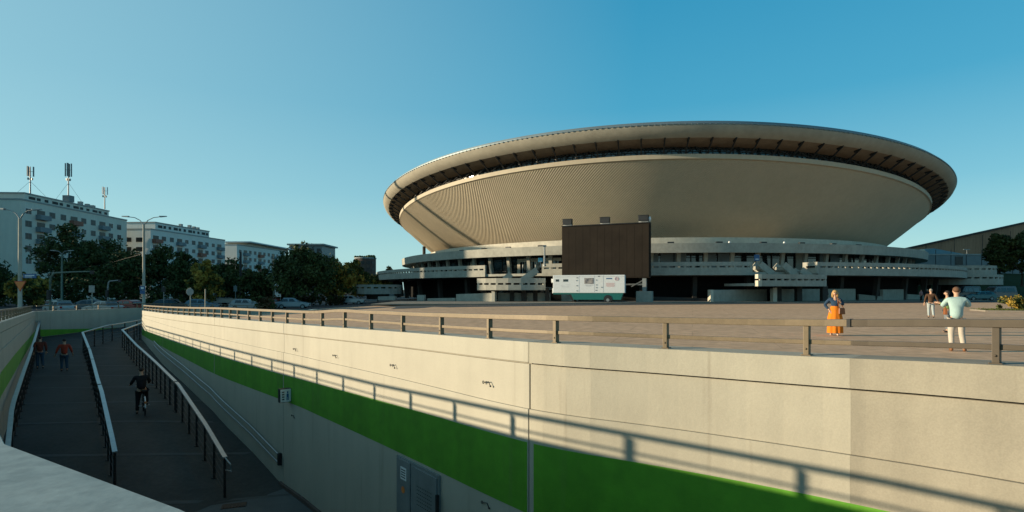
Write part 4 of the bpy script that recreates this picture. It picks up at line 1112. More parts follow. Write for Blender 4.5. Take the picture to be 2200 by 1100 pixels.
TREES = [  # px, top y, width px, Y, materials, label
    (-30, 560, 120, 92, (DK, MD), 'dark bushy tree at the left edge behind the warning sign post'),
    (62, 590, 74, 84, (MD, GD), 'low olive and gold tree right behind the orange triangle sign'),
    (146, 478, 118, 98, (DK, MD), 'tall dark tree rising in front of the nearest white block'),
    (228, 508, 112, 98, (DK, MD), 'dark tree between the tallest tree and the tall lamp post'),
    (276, 534, 92, 90, (DK, DK), 'dark tree just left of the tall lamp post'),
    (345, 525, 86, 96, (DK, MD), 'dark tree right of the tall lamp post, before the second block'),
    (395, 540, 62, 88, (DK, DK), 'narrow dark tree left of the golden tree'),
    (440, 556, 64, 80, (GD, MD), 'golden leaved tree among the dark street trees'),
    (498, 556, 80, 96, (DK, MD), 'dark tree in front of the gable of the third block'),
    (556, 568, 76, 92, (DK, MD), 'low dark tree left of the slim banner pole'),
    (608, 570, 60, 98, (MD, DK), 'low green tree just left of the large round tree'),
    (655, 526, 132, 86, (DK, MD), 'largest round dark tree near the middle of the street row'),
    (722, 556, 72, 92, (GD, MD), 'gold tinged tree right of the large round tree'),
    (760, 560, 62, 100, (MD, GD), 'gold and green tree in front of the round tower'),
    (812, 588, 46, 120, (GD, MD), 'small golden tree beside the outer arena landing'),
    (836, 573, 30, 170, (MD, DK), 'small distant green tree peeping over the arena terrace'),
]
for i, (px, yt, wpx, Y, ms, lb) in enumerate(TREES):
    x = (px - 1100) / F * Y; z0 = gz(x, Y); zt_ = EYE + (622 - yt) / F * Y
    make_tree('street_tree', lb, (x, Y, z0), zt_ - z0, wpx * Y / F * 1.04, [M[k] for k in ms], 100 + i, 'trees along the street', dens=1.0 if wpx < 100 else 1.5)
for i, (px, yt, wpx, Y, lb) in enumerate(((2147, 497, 62, 112, 'left of two loose dark trees before the brown hall'), (2196, 494, 66, 110, 'right of two loose dark trees before the brown hall'))):
    x = (px - 1100) / F * Y; zz = 2.4
    make_tree('young_tree', lb, (x, Y, zz), EYE + (622 - yt) / F * Y - zz, wpx * Y / F, [M[DK], M[MD]], 300 + i, 'trees before the brown hall', trunk_h=.3, dens=.75, leaf=.28)
# a dense hedge / understorey behind the parked cars
rng = np.random.default_rng(7)
for i, (x0, x1, Y, h) in enumerate(((-96, -74, 90, 4.4), (-73, -52, 90, 4.6), (-51, -31, 98, 3.6))):
    cl = [(lerp(x0, x1, rng.random()) - (x0 + x1) / 2, rng.normal() * .5, .4 + rng.random() * (h - .8), .75 + .4 * rng.random()) for _ in range(95)]
    mb = MB(); leaf_cloud(mb, cl, 46, .24, rng, lambda r_: 0 if r_.random() < .8 else 1)
    o = mb.build('hedge', ['leaf_dark', 'leaf_mid']); o.location = ((x0 + x1) / 2, Y, gz((x0 + x1) / 2))
    tag(o, ('dark hedge under the street trees at the far left', 'dark hedge under the street trees behind the tall lamp post', 'dark hedge under the street trees left of the arena')[i], 'hedge', 'hedges under the street trees')
# planting bed at the right with its shrub
x = (2180 - 1100) / F * 44
pb = thing('planting_bed', 'narrow planting bed with pale kerb and grass at the right edge of the plaza', 'planting bed', (x, 44, 0), world=True)
kl = [(at(2086, 600, 46.2).x, 46.2), (at(2120, 600, 43.6).x, 43.6), (at(2205, 600, 42.6).x, 42.6), (at(2330, 600, 42.4).x, 42.4)]
mb = MB()
for (xa, ya), (xb, yb) in zip(kl[:-1], kl[1:]): mb.beam((xa, ya, .06), (xb, yb, .06), .16, .12)
mb.build('kerb', ['pavement'], pb)
top = [(kl[0][0] + .1, 46.25), (kl[1][0], 43.7), (kl[2][0], 42.72), (kl[3][0], 42.5), (kl[3][0], 48), (kl[0][0] + 3, 48)]
mb = MB(); mb.prism([(a_, b_, .01) for a_, b_ in top], (0, 0, .07)); mb.build('soil', ['bank'], pb)
mb = MB(); rng = np.random.default_rng(5)
for _ in range(2600):
    a_ = kl[0][0] + .3 + rng.random() * (kl[3][0] - kl[0][0]); 
    yl = interp(a_, [k[0] for k in kl], [k[1] for k in kl]) + .12; b_ = yl + rng.random() ** 1.5 * 3.5
    s = .08 + .12 * rng.random(); t = rng.random() * 3.1; mb.add([(a_ - .03 * math.cos(t), b_ - .03 * math.sin(t), .07), (a_ + .03 * math.cos(t), b_ + .03 * math.sin(t), .07), (a_ + rng.normal() * .05, b_ + rng.normal() * .05, .07 + s)], [(0, 1, 2)])
g_ = mb.build('grass', ['grass'], pb); g_['kind'] = 'stuff'
cl = [((rng.random() - .5) * 2.6, (rng.random() - .5) * 1.5, .25 + rng.random() * .75, .22 + .15 * rng.random()) for _ in range(46)]
mb = MB(); leaf_cloud(mb, cl, 46, .10, rng, lambda r_: 0 if r_.random() < .5 else 1)
sh_ = thing('shrub', 'bushy green and gold shrub growing in the planting bed', 'shrub', (at(2186, 600, 45.2).x, 45.2, .07))
mb.build('foliage', ['leaf_mid', 'leaf_gold_sunlit'], sh_)
mb = MB()
for k in range(9): mb.tube([((k - 4) * .04, 0, 0), ((k - 4) * .22, rng.normal() * .3, .7)], [.02, .008], 5)
mb.build('stems', ['bark'], sh_)
# ------------------------------------------------------------ cars
PAINT = {}
def paint(nm, c):
    if nm not in PAINT:
        m = mat('car_paint_' + nm, c, .3, .25, var=.03, scale=3, coords='obj', spec=.6); PAINT[nm] = m
    return PAINT[nm]
M['tail'] = flat('tail_red', (.35, .02, .02), .3); M['lens'] = flat('lamp_lens', (.6, .62, .6), .15)
def make_car(label, loc, rz, pkey, pcol, kind='hatch', cat='car', group=None):
    """length along local x, nose at +x"""
    root = thing('parked_car' if cat == 'car' else 'parked_van', label, cat, loc, rz, group)
    if kind == 'van':
        L, W, H = 5.1, 1.92, 2.25
        body = [(-2.5, .42), (2.35, .42), (2.52, .62), (2.50, 1.0), (1.75, 1.28), (-2.52, 1.28), (-2.55, .7)]
        cab = [(-2.50, 1.28), (1.72, 1.28), (1.12, 2.02), (.85, 2.2), (-2.3, 2.25), (-2.46, 2.1)]
        wins = [(-2.1, -.75), (-.65, .25), (.35, 1.15)]; wz = (1.36, 1.95); wx = (-1.6, 1.55); wr = .34
    else:
        L, W, H = 4.2, 1.74, 1.46
        body = [(-2.05, .30), (1.95, .30), (2.10, .45), (2.06, .70), (1.55, .86), (.95, .93), (-1.75, .95), (-2.08, .85), (-2.12, .5)]
        back = -1.95 if kind != 'saloon' else -1.45
        cab = [(back, .94), (1.0, .93), (.28, 1.36), (-.1, 1.44), (-1.15, 1.46), (back + .35, 1.30)]
        wins = [(-1.35, -.52), (-.44, .42)]; wz = (.98, 1.32); wx = (-1.3, 1.28); wr = .31
    def loft(poly, w0, w1, zlo, zhi):
        mb = MB(); rows = []
        for s in (-1, 1):
            rows.append([(x, s * lerp(w0, w1, max(0, min(1, (z - zlo) / (zhi - zlo)))) / 2, z) for x, z in poly])
        mb.sweep(rows); return mb
    p_ = paint(pkey, pcol)
    bd = loft(body, W, W * .97, .3, 1.0).build('body', [p_], root, bevel=.06)
    cb = loft(cab, W * .95, W * .74, cab[0][1], H).build('cabin', [p_], root, bevel=.05)
    zb, zt = cab[0][1], H
    def wy(z): return lerp(W * .95, W * .74, (z - zb) / (zt - zb)) / 2
    for s in (-1, 1):
        for x0, x1 in wins:
            z0, z1 = wz; sl = .35 if x1 > .2 and kind != 'van' else (.4 if x1 > 1 else .06)
            y0, y1 = s * (wy(z0) + .012), s * (wy(z1) + .012)
            mb = MB(); mb.add([(x0, y0, z0), (x1, y0, z0), (x1 - sl, y1, z1), (x0 + .08, y1, z1)], [(0, 1, 2, 3)]); mb.build('side_window', ['glass'], cb)
    (xa, za), (xb, zb2) = cab[1], cab[2]
    n = Vector((zb2 - za, 0, xa - xb)).normalized() * .015
    mb = MB(); mb.add([(xa - .08 + n.x, -W * .40, za + .05 + n.z), (xa - .08 + n.x, W * .40, za + .05 + n.z), (xb + .04 + n.x, W * .34, zb2 - .03 + n.z), (xb + .04 + n.x, -W * .34, zb2 - .03 + n.z)], [(0, 1, 2, 3)]); mb.build('windscreen', ['glass'], cb)
    (xa, za), (xb, zb2) = cab[0], cab[-1]
    mb = MB(); mb.add([(xa - .0, -W * .38, za + .1), (xa - .0, W * .38, za + .1), (xb - .03, W * .33, zb2 - .05), (xb - .03, -W * .33, zb2 - .05)], [(0, 1, 2, 3)]); mb.build('rear_window', ['glass'], cb)
    for x in wx:
        for s in (-1, 1):
            mb = MB(); mb.cyl((x, s * (W / 2 - .09), wr), wr, .2, 20, 0, 'y'); w_ = mb.build('wheel', ['rubber'], root, smooth=True, bevel=.02)
            mb = MB(); mb.cyl((x, s * (W / 2 + .012), wr), wr * .6, .03, 14, 0, 'y'); mb.build('rim', ['steel_dull'], w_)
    fx = body[2][0]; rx = body[-1][0]
    for s in (-1, 1):
        mb = MB(); mb.box((fx - .10, s * W * .36, body[3][1] - .02), (.22, .34, .14)); mb.build('headlight', ['lens'], root, bevel=.02)
        mb = MB(); mb.box((rx + .06, s * W * .40, body[-2][1] - .12), (.14, .24, .22)); mb.build('tail_light', ['tail'], root, bevel=.02)
        mb = MB(); mb.box((.75 if kind != 'van' else 1.4, s * (W / 2 + .06), zb + .06), (.14, .2, .13)); mb.build('wing_mirror', [p_], root, bevel=.03)
    mb = MB(); mb.box((fx - .01, 0, .45), (.06, .52, .12)); mb.build('number_plate', ['white'], root)
    mb = MB(); mb.box((fx - .03, 0, .62), (.06, .8, .12)); mb.build('grille', ['black'], root)
    return root
CARS = [  # px, Y, rotation deg, paint, colour, kind, label
    (128, 64, 150, 'white', (.36, .38, .38), 'saloon', 'white car parked near the curved signal arm'),
    (182, 70, 200, 'grey', (.10, .11, .12), 'hatch', 'dark grey car between the two pale cars at the far left'),
    (222, 62, 165, 'silver', (.24, .26, .27), 'saloon', 'silver car parked left of the tall lamp post'),
    (268, 68, 170, 'red', (.25, .04, .03), 'hatch', 'dark red car just left of the tall lamp post'),
    (368, 72, 20, 'black', (.03, .035, .04), 'hatch', 'black car parked right of the tall lamp post'),
    (436, 74, 15, 'blue', (.10, .17, .22), 'hatch', 'blue grey car parked behind the thin pale pole'),
    (480, 96, 190, 'white', (.36, .38, .38), 'van', 'small white van parked in the street row'),
    (532, 74, 8, 'silver', (.24, .26, .27), 'hatch', 'silver hatchback parked just right of the small white van'),
    (578, 78, 185, 'red', (.25, .04, .03), 'saloon', 'dark red saloon parked beside the brown bush'),
    (630, 74, 12, 'paleblue', (.20, .26, .29), 'saloon', 'long pale blue car parked under the large round tree'),
    (757, 92, 0, 'white', (.36, .38, .38), 'hatch', 'white car with lit lamps parked beside the arena terrace'),
]
for px, Y, rz, pk, pc, kd, lb in CARS:
    x = (px - 1100) / F * Y
    make_car(lb, (x, Y, gz(x, Y) + .012), R(rz), pk, pc, kd, 'van' if kd == 'van' else 'car', 'cars parked along the street')
for px, Y, rz, pk, pc, kd, lb in ((2072, 92, 195, 'black', (.03, .035, .04), 'van', 'dark van parked below the rounded landing on the right'),
                                   (2103, 88, 172, 'bluegreen', (.03, .12, .14), 'hatch', 'blue green hatchback parked between the two vans on the right'),
                                   (2144, 92, 185, 'grey', (.09, .095, .10), 'van', 'grey van parked nearest the grass bank on the right')):
    x = (px - 1100) / F * Y
    make_car(lb, (x, Y, .012), R(rz), pk, pc, kd, 'van' if kd == 'van' else 'car', 'vehicles parked right of the arena')
# brown bush between the street cars
rng = np.random.default_rng(21)
M['leaf_brown'] = leafmat('leaves_brown', (.10, .06, .025), (.05, .035, .016))
for px, Y, w, h, lb in ((570, 70, 3.2, 1.9, 'rusty brown bush between the parked cars'), (720, 90, 4.0, 1.6, 'low brown bush under the golden trees')):
    x = (px - 1100) / F * Y; cl = [(rng.normal() * w / 5, rng.normal() * .5, .25 + rng.random() * (h - .5), .4) for _ in range(34)]
    r_ = thing('bush', lb, 'bush', (x, Y, gz(x, Y)))
    mb = MB(); leaf_cloud(mb, cl, 44, .14, rng, lambda q: 0 if q.random() < .7 else 1); mb.build('foliage', ['leaf_brown', 'leaf_mid'], r_)
    mb = MB()
    for k in range(7): mb.tube([(0, 0, -.05), (rng.normal() * w / 5, rng.normal() * .3, h * .6)], [.04, .012], 5)
    mb.build('stems', ['bark'], r_)

# ------------------------------------------------------------ lamp posts, signals, signs
M['post_pale'] = mat('pale_concrete_post', (.46, .42, .34), .8, var=.1, scale=2, streak=.1, coords='obj')
M['post_green'] = mat('green_post', (.13, .17, .13), .6, var=.1, scale=2, coords='obj')
def lamp_post(label, px, ytop, Y, arms, key, rb=.13, rt=.08, lamp_key='steel_dull'):
    x = (px - 1100) / F * Y; g = gz(x, Y); H = EYE + (622 - ytop) / F * Y - g
    r_ = thing('lamp_post', label, 'lamp post', (x, Y, g))
    mb = MB(); mb.tube([(0, 0, 0), (0, 0, 1.2), (0, 0, 1.25), (0, 0, H)], [rb * 1.25, rb * 1.25, rb, rt], 12); mb.build('pole', [key], r_, smooth=True)
    mb = MB(); mb.cyl((0, 0, .08), rb * 2, .16, 12); mb.build('base', [key], r_)
    for dx, dz in arms:
        mb = MB(); mb.tube([(0, 0, H - .05), (dx * .25, 0, H + dz * .55), (dx * .6, 0, H + dz * .9), (dx, 0, H + dz)], [.05, .045, .04, .035], 8); am = mb.build('arm', ['steel_dull'], r_, smooth=True)
        s = 1 if dx > 0 else -1
        mb = MB(); mb.add([(dx, -.13, H + dz - .05), (dx + s * .75, -.10, H + dz + .02), (dx + s * .75, .10, H + dz + .02), (dx, .13, H + dz - .05), (dx, -.13, H + dz + .10), (dx + s * .7, -.08, H + dz + .10), (dx + s * .7, .08, H + dz + .10), (dx, .13, H + dz + .10)],
            [(3, 2, 1, 0), (4, 5, 6, 7), (0, 1, 5, 4), (1, 2, 6, 5), (2, 3, 7, 6), (3, 0, 4, 7)]); mb.build('lamp_head', [lamp_key], am, bevel=.015)
    return r_, H
lamp_post('tall pale lamp post with two curved arms before the second block', 309, 483, 60, ((-1.6, .85), (1.7, .85)), 'post_pale', .15, .10)
lamp_post('tall lamp post at the far left carrying the orange triangle sign', 43, 470, 48, ((-1.3, .8), (1.1, .75)), 'post_pale', .16, .12)
lamp_post('shorter green lamp post with a T shaped head between the far left posts', 133, 546, 84, ((-1.0, .5), (1.0, .5)), 'post_green', .16, .10)
lamp_post('dark slim lamp post in front of the third block', 517, 541, 92, (), 'frame_dark', .22, .16)
lamp_post('slim grey pole beside the white banner', 588, 546, 90, (), 'post_green', .11, .08)
def pole_sign(label, px, Y, ytop, plate, key, w, h, shape='square', pole_key='post_pale', cat='road sign', name='road_sign', border=None, pr=.045):
    x = (px - 1100) / F * Y; g = gz(x, Y); Z = lambda y: EYE + (622 - y) / F * Y - g
    r_ = thing(name, label, cat, (x, Y, g))
    mb = MB(); mb.tube([(0, 0, 0), (0, 0, Z(ytop))], pr, 8); mb.build('pole', [pole_key], r_, smooth=True)
    if plate is not None:
        z = Z(plate); mb = MB()
        if shape == 'square': mb.box((0, -pr - .02, z), (w, .03, h))
        elif shape == 'octagon': mb.prism([(w / 2 * math.cos(k * math.pi / 4 + math.pi / 8) * 1.08, -pr - .035, z + h / 2 * math.sin(k * math.pi / 4 + math.pi / 8) * 1.08) for k in range(8)], (0, .03, 0))
        p2 = mb.build('plate', [key], r_, bevel=.01)
        if border:
            mb = MB(); mb.box((0, -pr - .038, z), (w * .8, .008, h * .8)); mb.build('symbol_field', [border], p2)
    return r_
pole_sign('square grey sign on a pole in front of the dark trees at the far left', 198, 60, 613, 621, 'steel_dull', .62, .75)
pole_sign('grey octagonal sign back on a pale pole right of the tall lamp post', 409, 46, 618, 627, 'steel_dull', .58, .58, 'octagon')
pole_sign('thin bare pale pole standing behind the parapet railing', 441, 44, 621, None, None, 0, 0, name='bare_pole', cat='pole')
pole_sign('small grey sign low in front of the golden tree', 506, 82, 612, 620, 'panel_teal', .5, .8, pole_key='steel_dull')
pole_sign('small dark sign under the trees right of the curved signal arm', 352, 70, 615, 622, 'frame_dark', .5, .6, pole_key='steel_dull')
# triangle sign and street name plate on the far left post
x = (43 - 1100) / F * 47.75; c = at(43, 613, 47.75)
ts = thing('triangle_sign', 'orange inverted triangle warning sign on the far left lamp post', 'road sign', tuple(c), 0)
tri = lambda s, y: [(-.52 * s, y, .36 * s), (.52 * s, y, .36 * s), (0, y, -.54 * s)]
mb = MB(); mb.prism(tri(1, 0), (0, .03, 0)); mb.build('plate', ['red'], ts, bevel=.01)
mb = MB(); mb.prism(tri(.84, -.008), (0, .01, 0)); mb.build('face', ['orange_sign'], ts)
mb = MB(); mb.box((0, .05, .1), (.1, .06, .3)); mb.build('bracket', ['steel_dull'], ts)
c = at(64, 593, 47.8)
ns = thing('name_plate', 'blue street name plate projecting from the far left lamp post', 'sign', tuple(c))
mb = MB(); mb.box((0, 0, 0), (1.1, .04, .36)); mb.build('plate', ['blue'], ns, bevel=.01)
mb = MB(); mb.box((0, -.024, .04), (.8, .006, .07)); mb.box((-.1, -.024, -.08), (.6, .006, .05)); mb.build('lettering', ['white'], ns)
mb = MB(); mb.box((-.68, 0, 0), (.35, .05, .06)); mb.build('bracket', ['steel_dull'], ns)
c = at(306, 622, 59.7)
bs = thing('info_sign', 'pair of small blue plates strapped to the tall lamp post', 'sign', tuple(c))
mb = MB(); mb.box((0, 0, .16), (.56, .04, .42)); mb.box((0, 0, -.28), (.5, .04, .36)); mb.build('plate', ['blue'], bs, bevel=.01)
mb = MB(); mb.box((0, -.024, .16), (.3, .006, .2)); mb.build('lettering', ['white'], bs)
# curved signal arms
def signal_arm(label, px, Y, ytop, dx, key):
    x = (px - 1100) / F * Y; g = gz(x, Y); H = EYE + (622 - ytop) / F * Y - g
    r_ = thing('signal_arm', label, 'signal post', (x, Y, g))
    mb = MB(); pts = [(0, 0, 0), (0, 0, H - 1.0)] + [(dx * .14 * (1 - math.cos(t)), 0, H - 1.0 + .85 * math.sin(t)) for t in [k * math.pi / 12 for k in range(1, 7)]] + [(dx * .55, 0, H - .06), (dx, 0, H)]
    mb.tube(pts, [.11, .10] + [.09] * 6 + [.07, .05], 8); mb.build('mast', [key], r_, smooth=True)
    mb = MB(); mb.box((dx * .96, -.06, H - .1), (.3, .2, .34)); mb.build('signal_box', ['rail_dark'], r_, bevel=.02)
    mb = MB(); mb.box((.0, -.16, 2.2), (.3, .24, .9)); hd = mb.build('signal_head', ['rail_dark'], r_, bevel=.02)
    for k in range(3): mb = MB(); mb.cyl((0, -.29, 1.92 + k * .28), .095, .03, 12, 0, 'y'); mb.build('lens', ['frame_dark'], hd)
signal_arm('curved grey traffic signal arm reaching right at the far left', 108, 55, 583, 4.3, 'post_green')
signal_arm('small traffic signal arm in front of the dark hedge', 232, 72, 602, 1.6, 'steel_dull')
# banner
c = at(597, 623, 90)
bn = thing('banner_sign', 'white upright banner sign in front of the large round tree', 'banner', (c.x, c.y, gz(c.x)))
zz = c.z - gz(c.x)
mb = MB(); mb.box((0, 0, zz), (1.0, .08, 2.2)); mb.build('panel', ['white'], bn, bevel=.02)
mb = MB(); mb.box((-.1, -.05, zz + .2), (.1, .02, .9)); mb.box((.12, -.05, zz - .15), (.12, .02, .8)); mb.build('lettering', ['red'], bn)
mb = MB(); mb.box((-.4, .06, zz / 2), (.08, .06, zz)); mb.box((.4, .06, zz / 2), (.08, .06, zz)); mb.build('legs', ['steel_dull'], bn)
# overhead wire
a, b = at(306, 545, 60), at(150, 577, 84)
mb = MB(); mb.tube([a.lerp(b, k / 12) + Vector((0, 0, -.3 * math.sin(math.pi * k / 12))) for k in range(13)], .011, 5)
tag(mb.build('overhead_wire', ['frame_dark']), 'thin dark wire slung from the tall lamp post towards the far left', 'wire')

# ------------------------------------------------------------ people
SKIN = mat('skin', (.50, .30, .20), .6, var=.04, scale=8, coords='obj')
CL = {}
def cloth(nm, c, var=.10):
    if nm not in CL: CL[nm] = mat('cloth_' + nm, c, .9, var=var, scale=9, coords='obj', bump=.2, bscale=60, spec=.15)
    return CL[nm]
def grow(name, verts, edges, radii, material, parent, sub=2):
    """a smooth skin grown round a skeleton"""
    me = bpy.data.meshes.new(name); me.from_pydata([tuple(v) for v in verts], edges, [])
    o = bpy.data.objects.new(name + '_rig', me); COL.objects.link(o)
    sk = o.modifiers.new('skin', 'SKIN'); sk.use_smooth_shade = True; sk.branch_smoothing = .5
    for i, r in enumerate(radii):
        sv = me.skin_vertices[0].data[i]; sv.radius = (r, r) if not isinstance(r, tuple) else r; sv.use_root = (i == 0)
    sb_ = o.modifiers.new('sub', 'SUBSURF'); sb_.levels = sub; sb_.render_levels = sub
    bpy.context.view_layer.update()
    dg = bpy.context.evaluated_depsgraph_get()
    m2 = bpy.data.meshes.new_from_object(o.evaluated_get(dg)); m2.name = name
    bpy.data.objects.remove(o); bpy.data.meshes.remove(me)
    m2.materials.clear(); m2.materials.append(material)
    m2.polygons.foreach_set('use_smooth', [True] * len(m2.polygons))
    ob = bpy.data.objects.new(name, m2); COL.objects.link(ob); ob.parent = parent
    return ob
def person(label, loc, rz, H, top, legs, hair, shoe, pose=None, group=None, top_mat=None, leg_w=1.0, long_hair=False, sleeves=True, female=False, bulk=1.0, face=False, lean=0.0, skirt=None, long_top=False):
    """stands facing +y (local); joints in metres for a 1.75 m figure"""
    root = thing('person', label, 'person', loc, rz, group)
    k = H / 1.75; pose = pose or {}
    J = dict(pelvis=(0, 0, .93), waist=(0, .0, 1.08), chest=(0, .01, 1.28), neckb=(0, -.01, 1.46), neck=(0, .0, 1.53), head=(0, .02, 1.60), crown=(0, .005, 1.69))
    for s, n in ((-1, 'L'), (1, 'R')):
        sw = .165 if female else .19
        J['sh' + n] = (s * sw, -.01, 1.41); J['el' + n] = (s * (sw + .06), -.03, 1.13); J['wr' + n] = (s * (sw + .07), .06, .89)
        J['hip' + n] = (s * .09, 0, .90); J['kn' + n] = (s * .10, .015, .49); J['an' + n] = (s * .105, -.02, .075); J['to' + n] = (s * .12, .15, .035)
    J.update(pose)
    J = {a: Vector(v) for a, v in J.items()}
    if lean:
        for a in J:
            if a[:2] not in ('kn', 'an', 'to', 'hi'): J[a].y += lean * max(0, J[a].z - .9)
    V, E, Rr, ix = [], [], [], {}
    def v(nm, p, r, frm=None):
        ix[nm] = len(V); V.append(Vector(p) * k); Rr.append(r * k)
        if frm: E.append((ix[frm], ix[nm]))
    b = bulk
    v('pelvis', J['pelvis'], .100 * b); v('waist', J['waist'], .088 * b, 'pelvis'); v('chest', J['chest'], .105 * b, 'waist'); v('neckb', J['neckb'], .07, 'chest'); v('neck', J['neck'], .052, 'neckb')
    v('head', J['head'], .078, 'neck'); v('head2', J['head'] + Vector((0, .01, .06)), .085, 'head'); v('crown', J['crown'], .06, 'head2')
    v('nose', J['head'] + Vector((0, .105, .02)), .014, 'head')
    for s, n in ((-1, 'L'), (1, 'R')):
        v('ear' + n, J['head'] + Vector((s * .085, -.005, .03)), .016, 'head')
        v('sh' + n, J['sh' + n], .040, 'chest'); v('el' + n, J['el' + n], .036, 'sh' + n); v('wr' + n, J['wr' + n], .028, 'el' + n)
        d_ = (J['wr' + n] - J['el' + n]).normalized(); side = d_.cross(Vector((0, 1, 0.3))); side = side.normalized() if side.length > .1 else Vector((1, 0, 0))
        v('pa' + n, J['wr' + n] + d_ * .075, .033, 'wr' + n)
        curl = d_.cross(side).normalized() * (.02)
        for f in range(4):
            off = side * (f - 1.5) * .019; ln = (.075, .088, .082, .065)[f]
            v('f%d%s' % (f, n), J['wr' + n] + d_ * .10 + off, .0095, 'pa' + n); v('g%d%s' % (f, n), J['wr' + n] + d_ * (.10 + ln) + off * 1.1 + curl, .0075, 'f%d%s' % (f, n))
        v('t1' + n, J['wr' + n] + d_ * .05 + side * .045, .012, 'pa' + n); v('t2' + n, J['wr' + n] + d_ * .09 + side * .062, .009, 't1' + n)
        v('hip' + n, J['hip' + n], .068 * b, 'pelvis'); v('kn' + n, J['kn' + n], .046, 'hip' + n); v('an' + n, J['an' + n], .038, 'kn' + n); v('to' + n, J['to' + n], .03, 'an' + n)
    body = grow('body', V, E, Rr, SKIN, root, 1)
    # clothes follow the same joints
    W, E2, R2 = [], [], []
    def w(p, r, frm=None): 
        W.append(Vector(p) * k); R2.append(r * k)
        if frm is not None: E2.append((frm, len(W) - 1))
        return len(W) - 1
    hem = J['pelvis'] + Vector((0, 0, -.06 if not skirt else .09))
    if long_top: hem = J['pelvis'] + Vector((0, 0, -.10))
    a0 = w(hem, .168 * b); a1 = w(J['waist'] + Vector((0, 0, .02)), .138 * b, a0); a2 = w(J['chest'], .158 * b, a1); a3 = w(J['neckb'] + Vector((0, 0, -.025)), .082, a2)
    for s, n in ((-1, 'L'), (1, 'R')):
        q = w(J['sh' + n], .078, a2); q2 = w(J['el' + n].lerp(J['sh' + n], 0 if sleeves else .35), .062 if sleeves else .072, q)
        if sleeves: w(J['wr' + n].lerp(J['el' + n], .12), .045, q2)
    grow('top', W, E2, R2, top_mat or top, root, 1)
    W, E2, R2 = [], [], []
    a0 = w(J['pelvis'] + Vector((0, 0, .07)), .150 * b)
    for s, n in ((-1, 'L'), (1, 'R')):
        q = w(J['hip' + n] + Vector((0, 0, -.06)), .108 * b * (1 + (leg_w - 1) * .4), a0); q2 = w(J['kn' + n], .074 * leg_w, q); w(J['an' + n] + Vector((0, 0, .03)), .062 * leg_w * (1.12 if leg_w > 1.1 else 1), q2)
    if skirt is None: grow('trousers', W, E2, R2, legs, root, 1)
    else:
        mb = MB(); rows = []
        for i in range(15):
            t = i / 14; z = lerp(1.13, .10, t); rx = lerp(.135, .25, min(1, t * 2.2) ** .8) + .015 * t; ry = lerp(.115, .20, min(1, t * 2) ** .8)
            rows.append([(k * (rx + .016 * t * math.sin(9 * a)) * math.cos(a), k * (ry + .016 * t * math.sin(9 * a)) * math.sin(a), k * z) for a in [j * math.pi / 24 for j in range(48)]])
        mb.sweep(rows); mb.build('skirt', [skirt], root, smooth=True)
    for s, n in ((-1, 'L'), (1, 'R')):
        W, E2, R2 = [], [], []
        q = w(J['an' + n] + Vector((0, -.03, -.028)), .046); q2 = w(J['an' + n].lerp(J['to' + n], .55) + Vector((0, 0, -.005)), .044, q); w(J['to' + n], .036, q2)
        grow('shoe', W, E2, R2, shoe, root, 1)
    hd = J['head'] * k
    mb = MB(); hs = .104 if long_hair else .094
    mb.sphere((hd.x, hd.y - .022 * k, hd.z + .06 * k), hs * k, 14, 10, sc=(.93, 1.02, .86))
    if long_hair:
        for s in (-1, 1): mb.sphere((hd.x + s * .075 * k, hd.y - .03 * k, hd.z - .04 * k), .07 * k, 10, 8, sc=(.7, 1.0, 1.75))
        mb.sphere((hd.x, hd.y - .08 * k, hd.z - .04 * k), .08 * k, 10, 8, sc=(1.1, .7, 1.7))
    mb.build('hair', [hair], root, smooth=True)
    if face:
        for s in (-1, 1): mb = MB(); mb.sphere((hd.x + s * .032 * k, hd.y + .086 * k, hd.z + .045 * k), .014 * k, 8, 6, sc=(1.3, .5, .8)); mb.build('eye', ['frame_dark'], root)
        mb = MB(); mb.sphere((hd.x, hd.y + .083 * k, hd.z - .035 * k), .02 * k, 8, 6, sc=(1.3, .4, .4)); mb.build('mouth', ['red'], root)
    return root, J, k
def ground_at(px, Y): x = (px - 1100) / F * Y; return (x, Y, gz(x, Y) + .008)
HB = flat('hair_blonde', (.42, .25, .09), .8); HD = flat('hair_dark', (.035, .024, .018), .8); HR = flat('hair_brown', (.13, .065, .035), .8); HG = flat('hair_grey', (.30, .26, .22), .8)
SH_B = flat('shoe_brown', (.22, .09, .035), .6); SH_W = flat('shoe_pale', (.6, .52, .45), .6); SH_K = flat('shoe_black', (.02, .02, .02), .6)
navy, orange = cloth('navy', (.028, .058, .105)), cloth('orange', (.74, .20, .018), .06)
# woman in orange, facing the viewer and looking to the left, hand on hip
wp, Jw, kw = person('woman in navy blouse and long orange skirt with a hand on her hip', ground_at(1794, 21.0), R(152), 1.70, navy, orange, HB, SH_W,
    pose=dict(elR=(.35, -.03, 1.17), wrR=(.20, .08, .98), elL=(-.27, .02, 1.16), wrL=(-.17, .17, 1.30), knL=(-.085, .02, .49), knR=(.095, .02, .49), anL=(-.085, 0, .07), anR=(.12, .0, .07), toL=(-.10, .15, .035), toR=(.15, .14, .035)),
    long_hair=True, female=True, face=True, skirt=orange)
x0, y0, z0 = ground_at(1808, 20.85)
bag = thing('shoulder_bag', 'brown shoulder bag hanging at the side of the woman in orange', 'bag', (x0, y0, .92), R(10))
BR = flat('leather_brown', (.26, .085, .025), .5)
mb = MB(); mb.box((0, 0, 0), (.26, .10, .24), 0, taper=.85); mb.build('pouch', [BR], bag, bevel=.03)
mb = MB(); mb.tube([(-.10, 0, .1), (-.16, -.02, .32), (-.20, -.02, .53)], .014, 6); mb.tube([(.09, 0, .1), (-.06, .02, .34), (-.17, .03, .53)], .014, 6); mb.build('strap', [BR], bag)
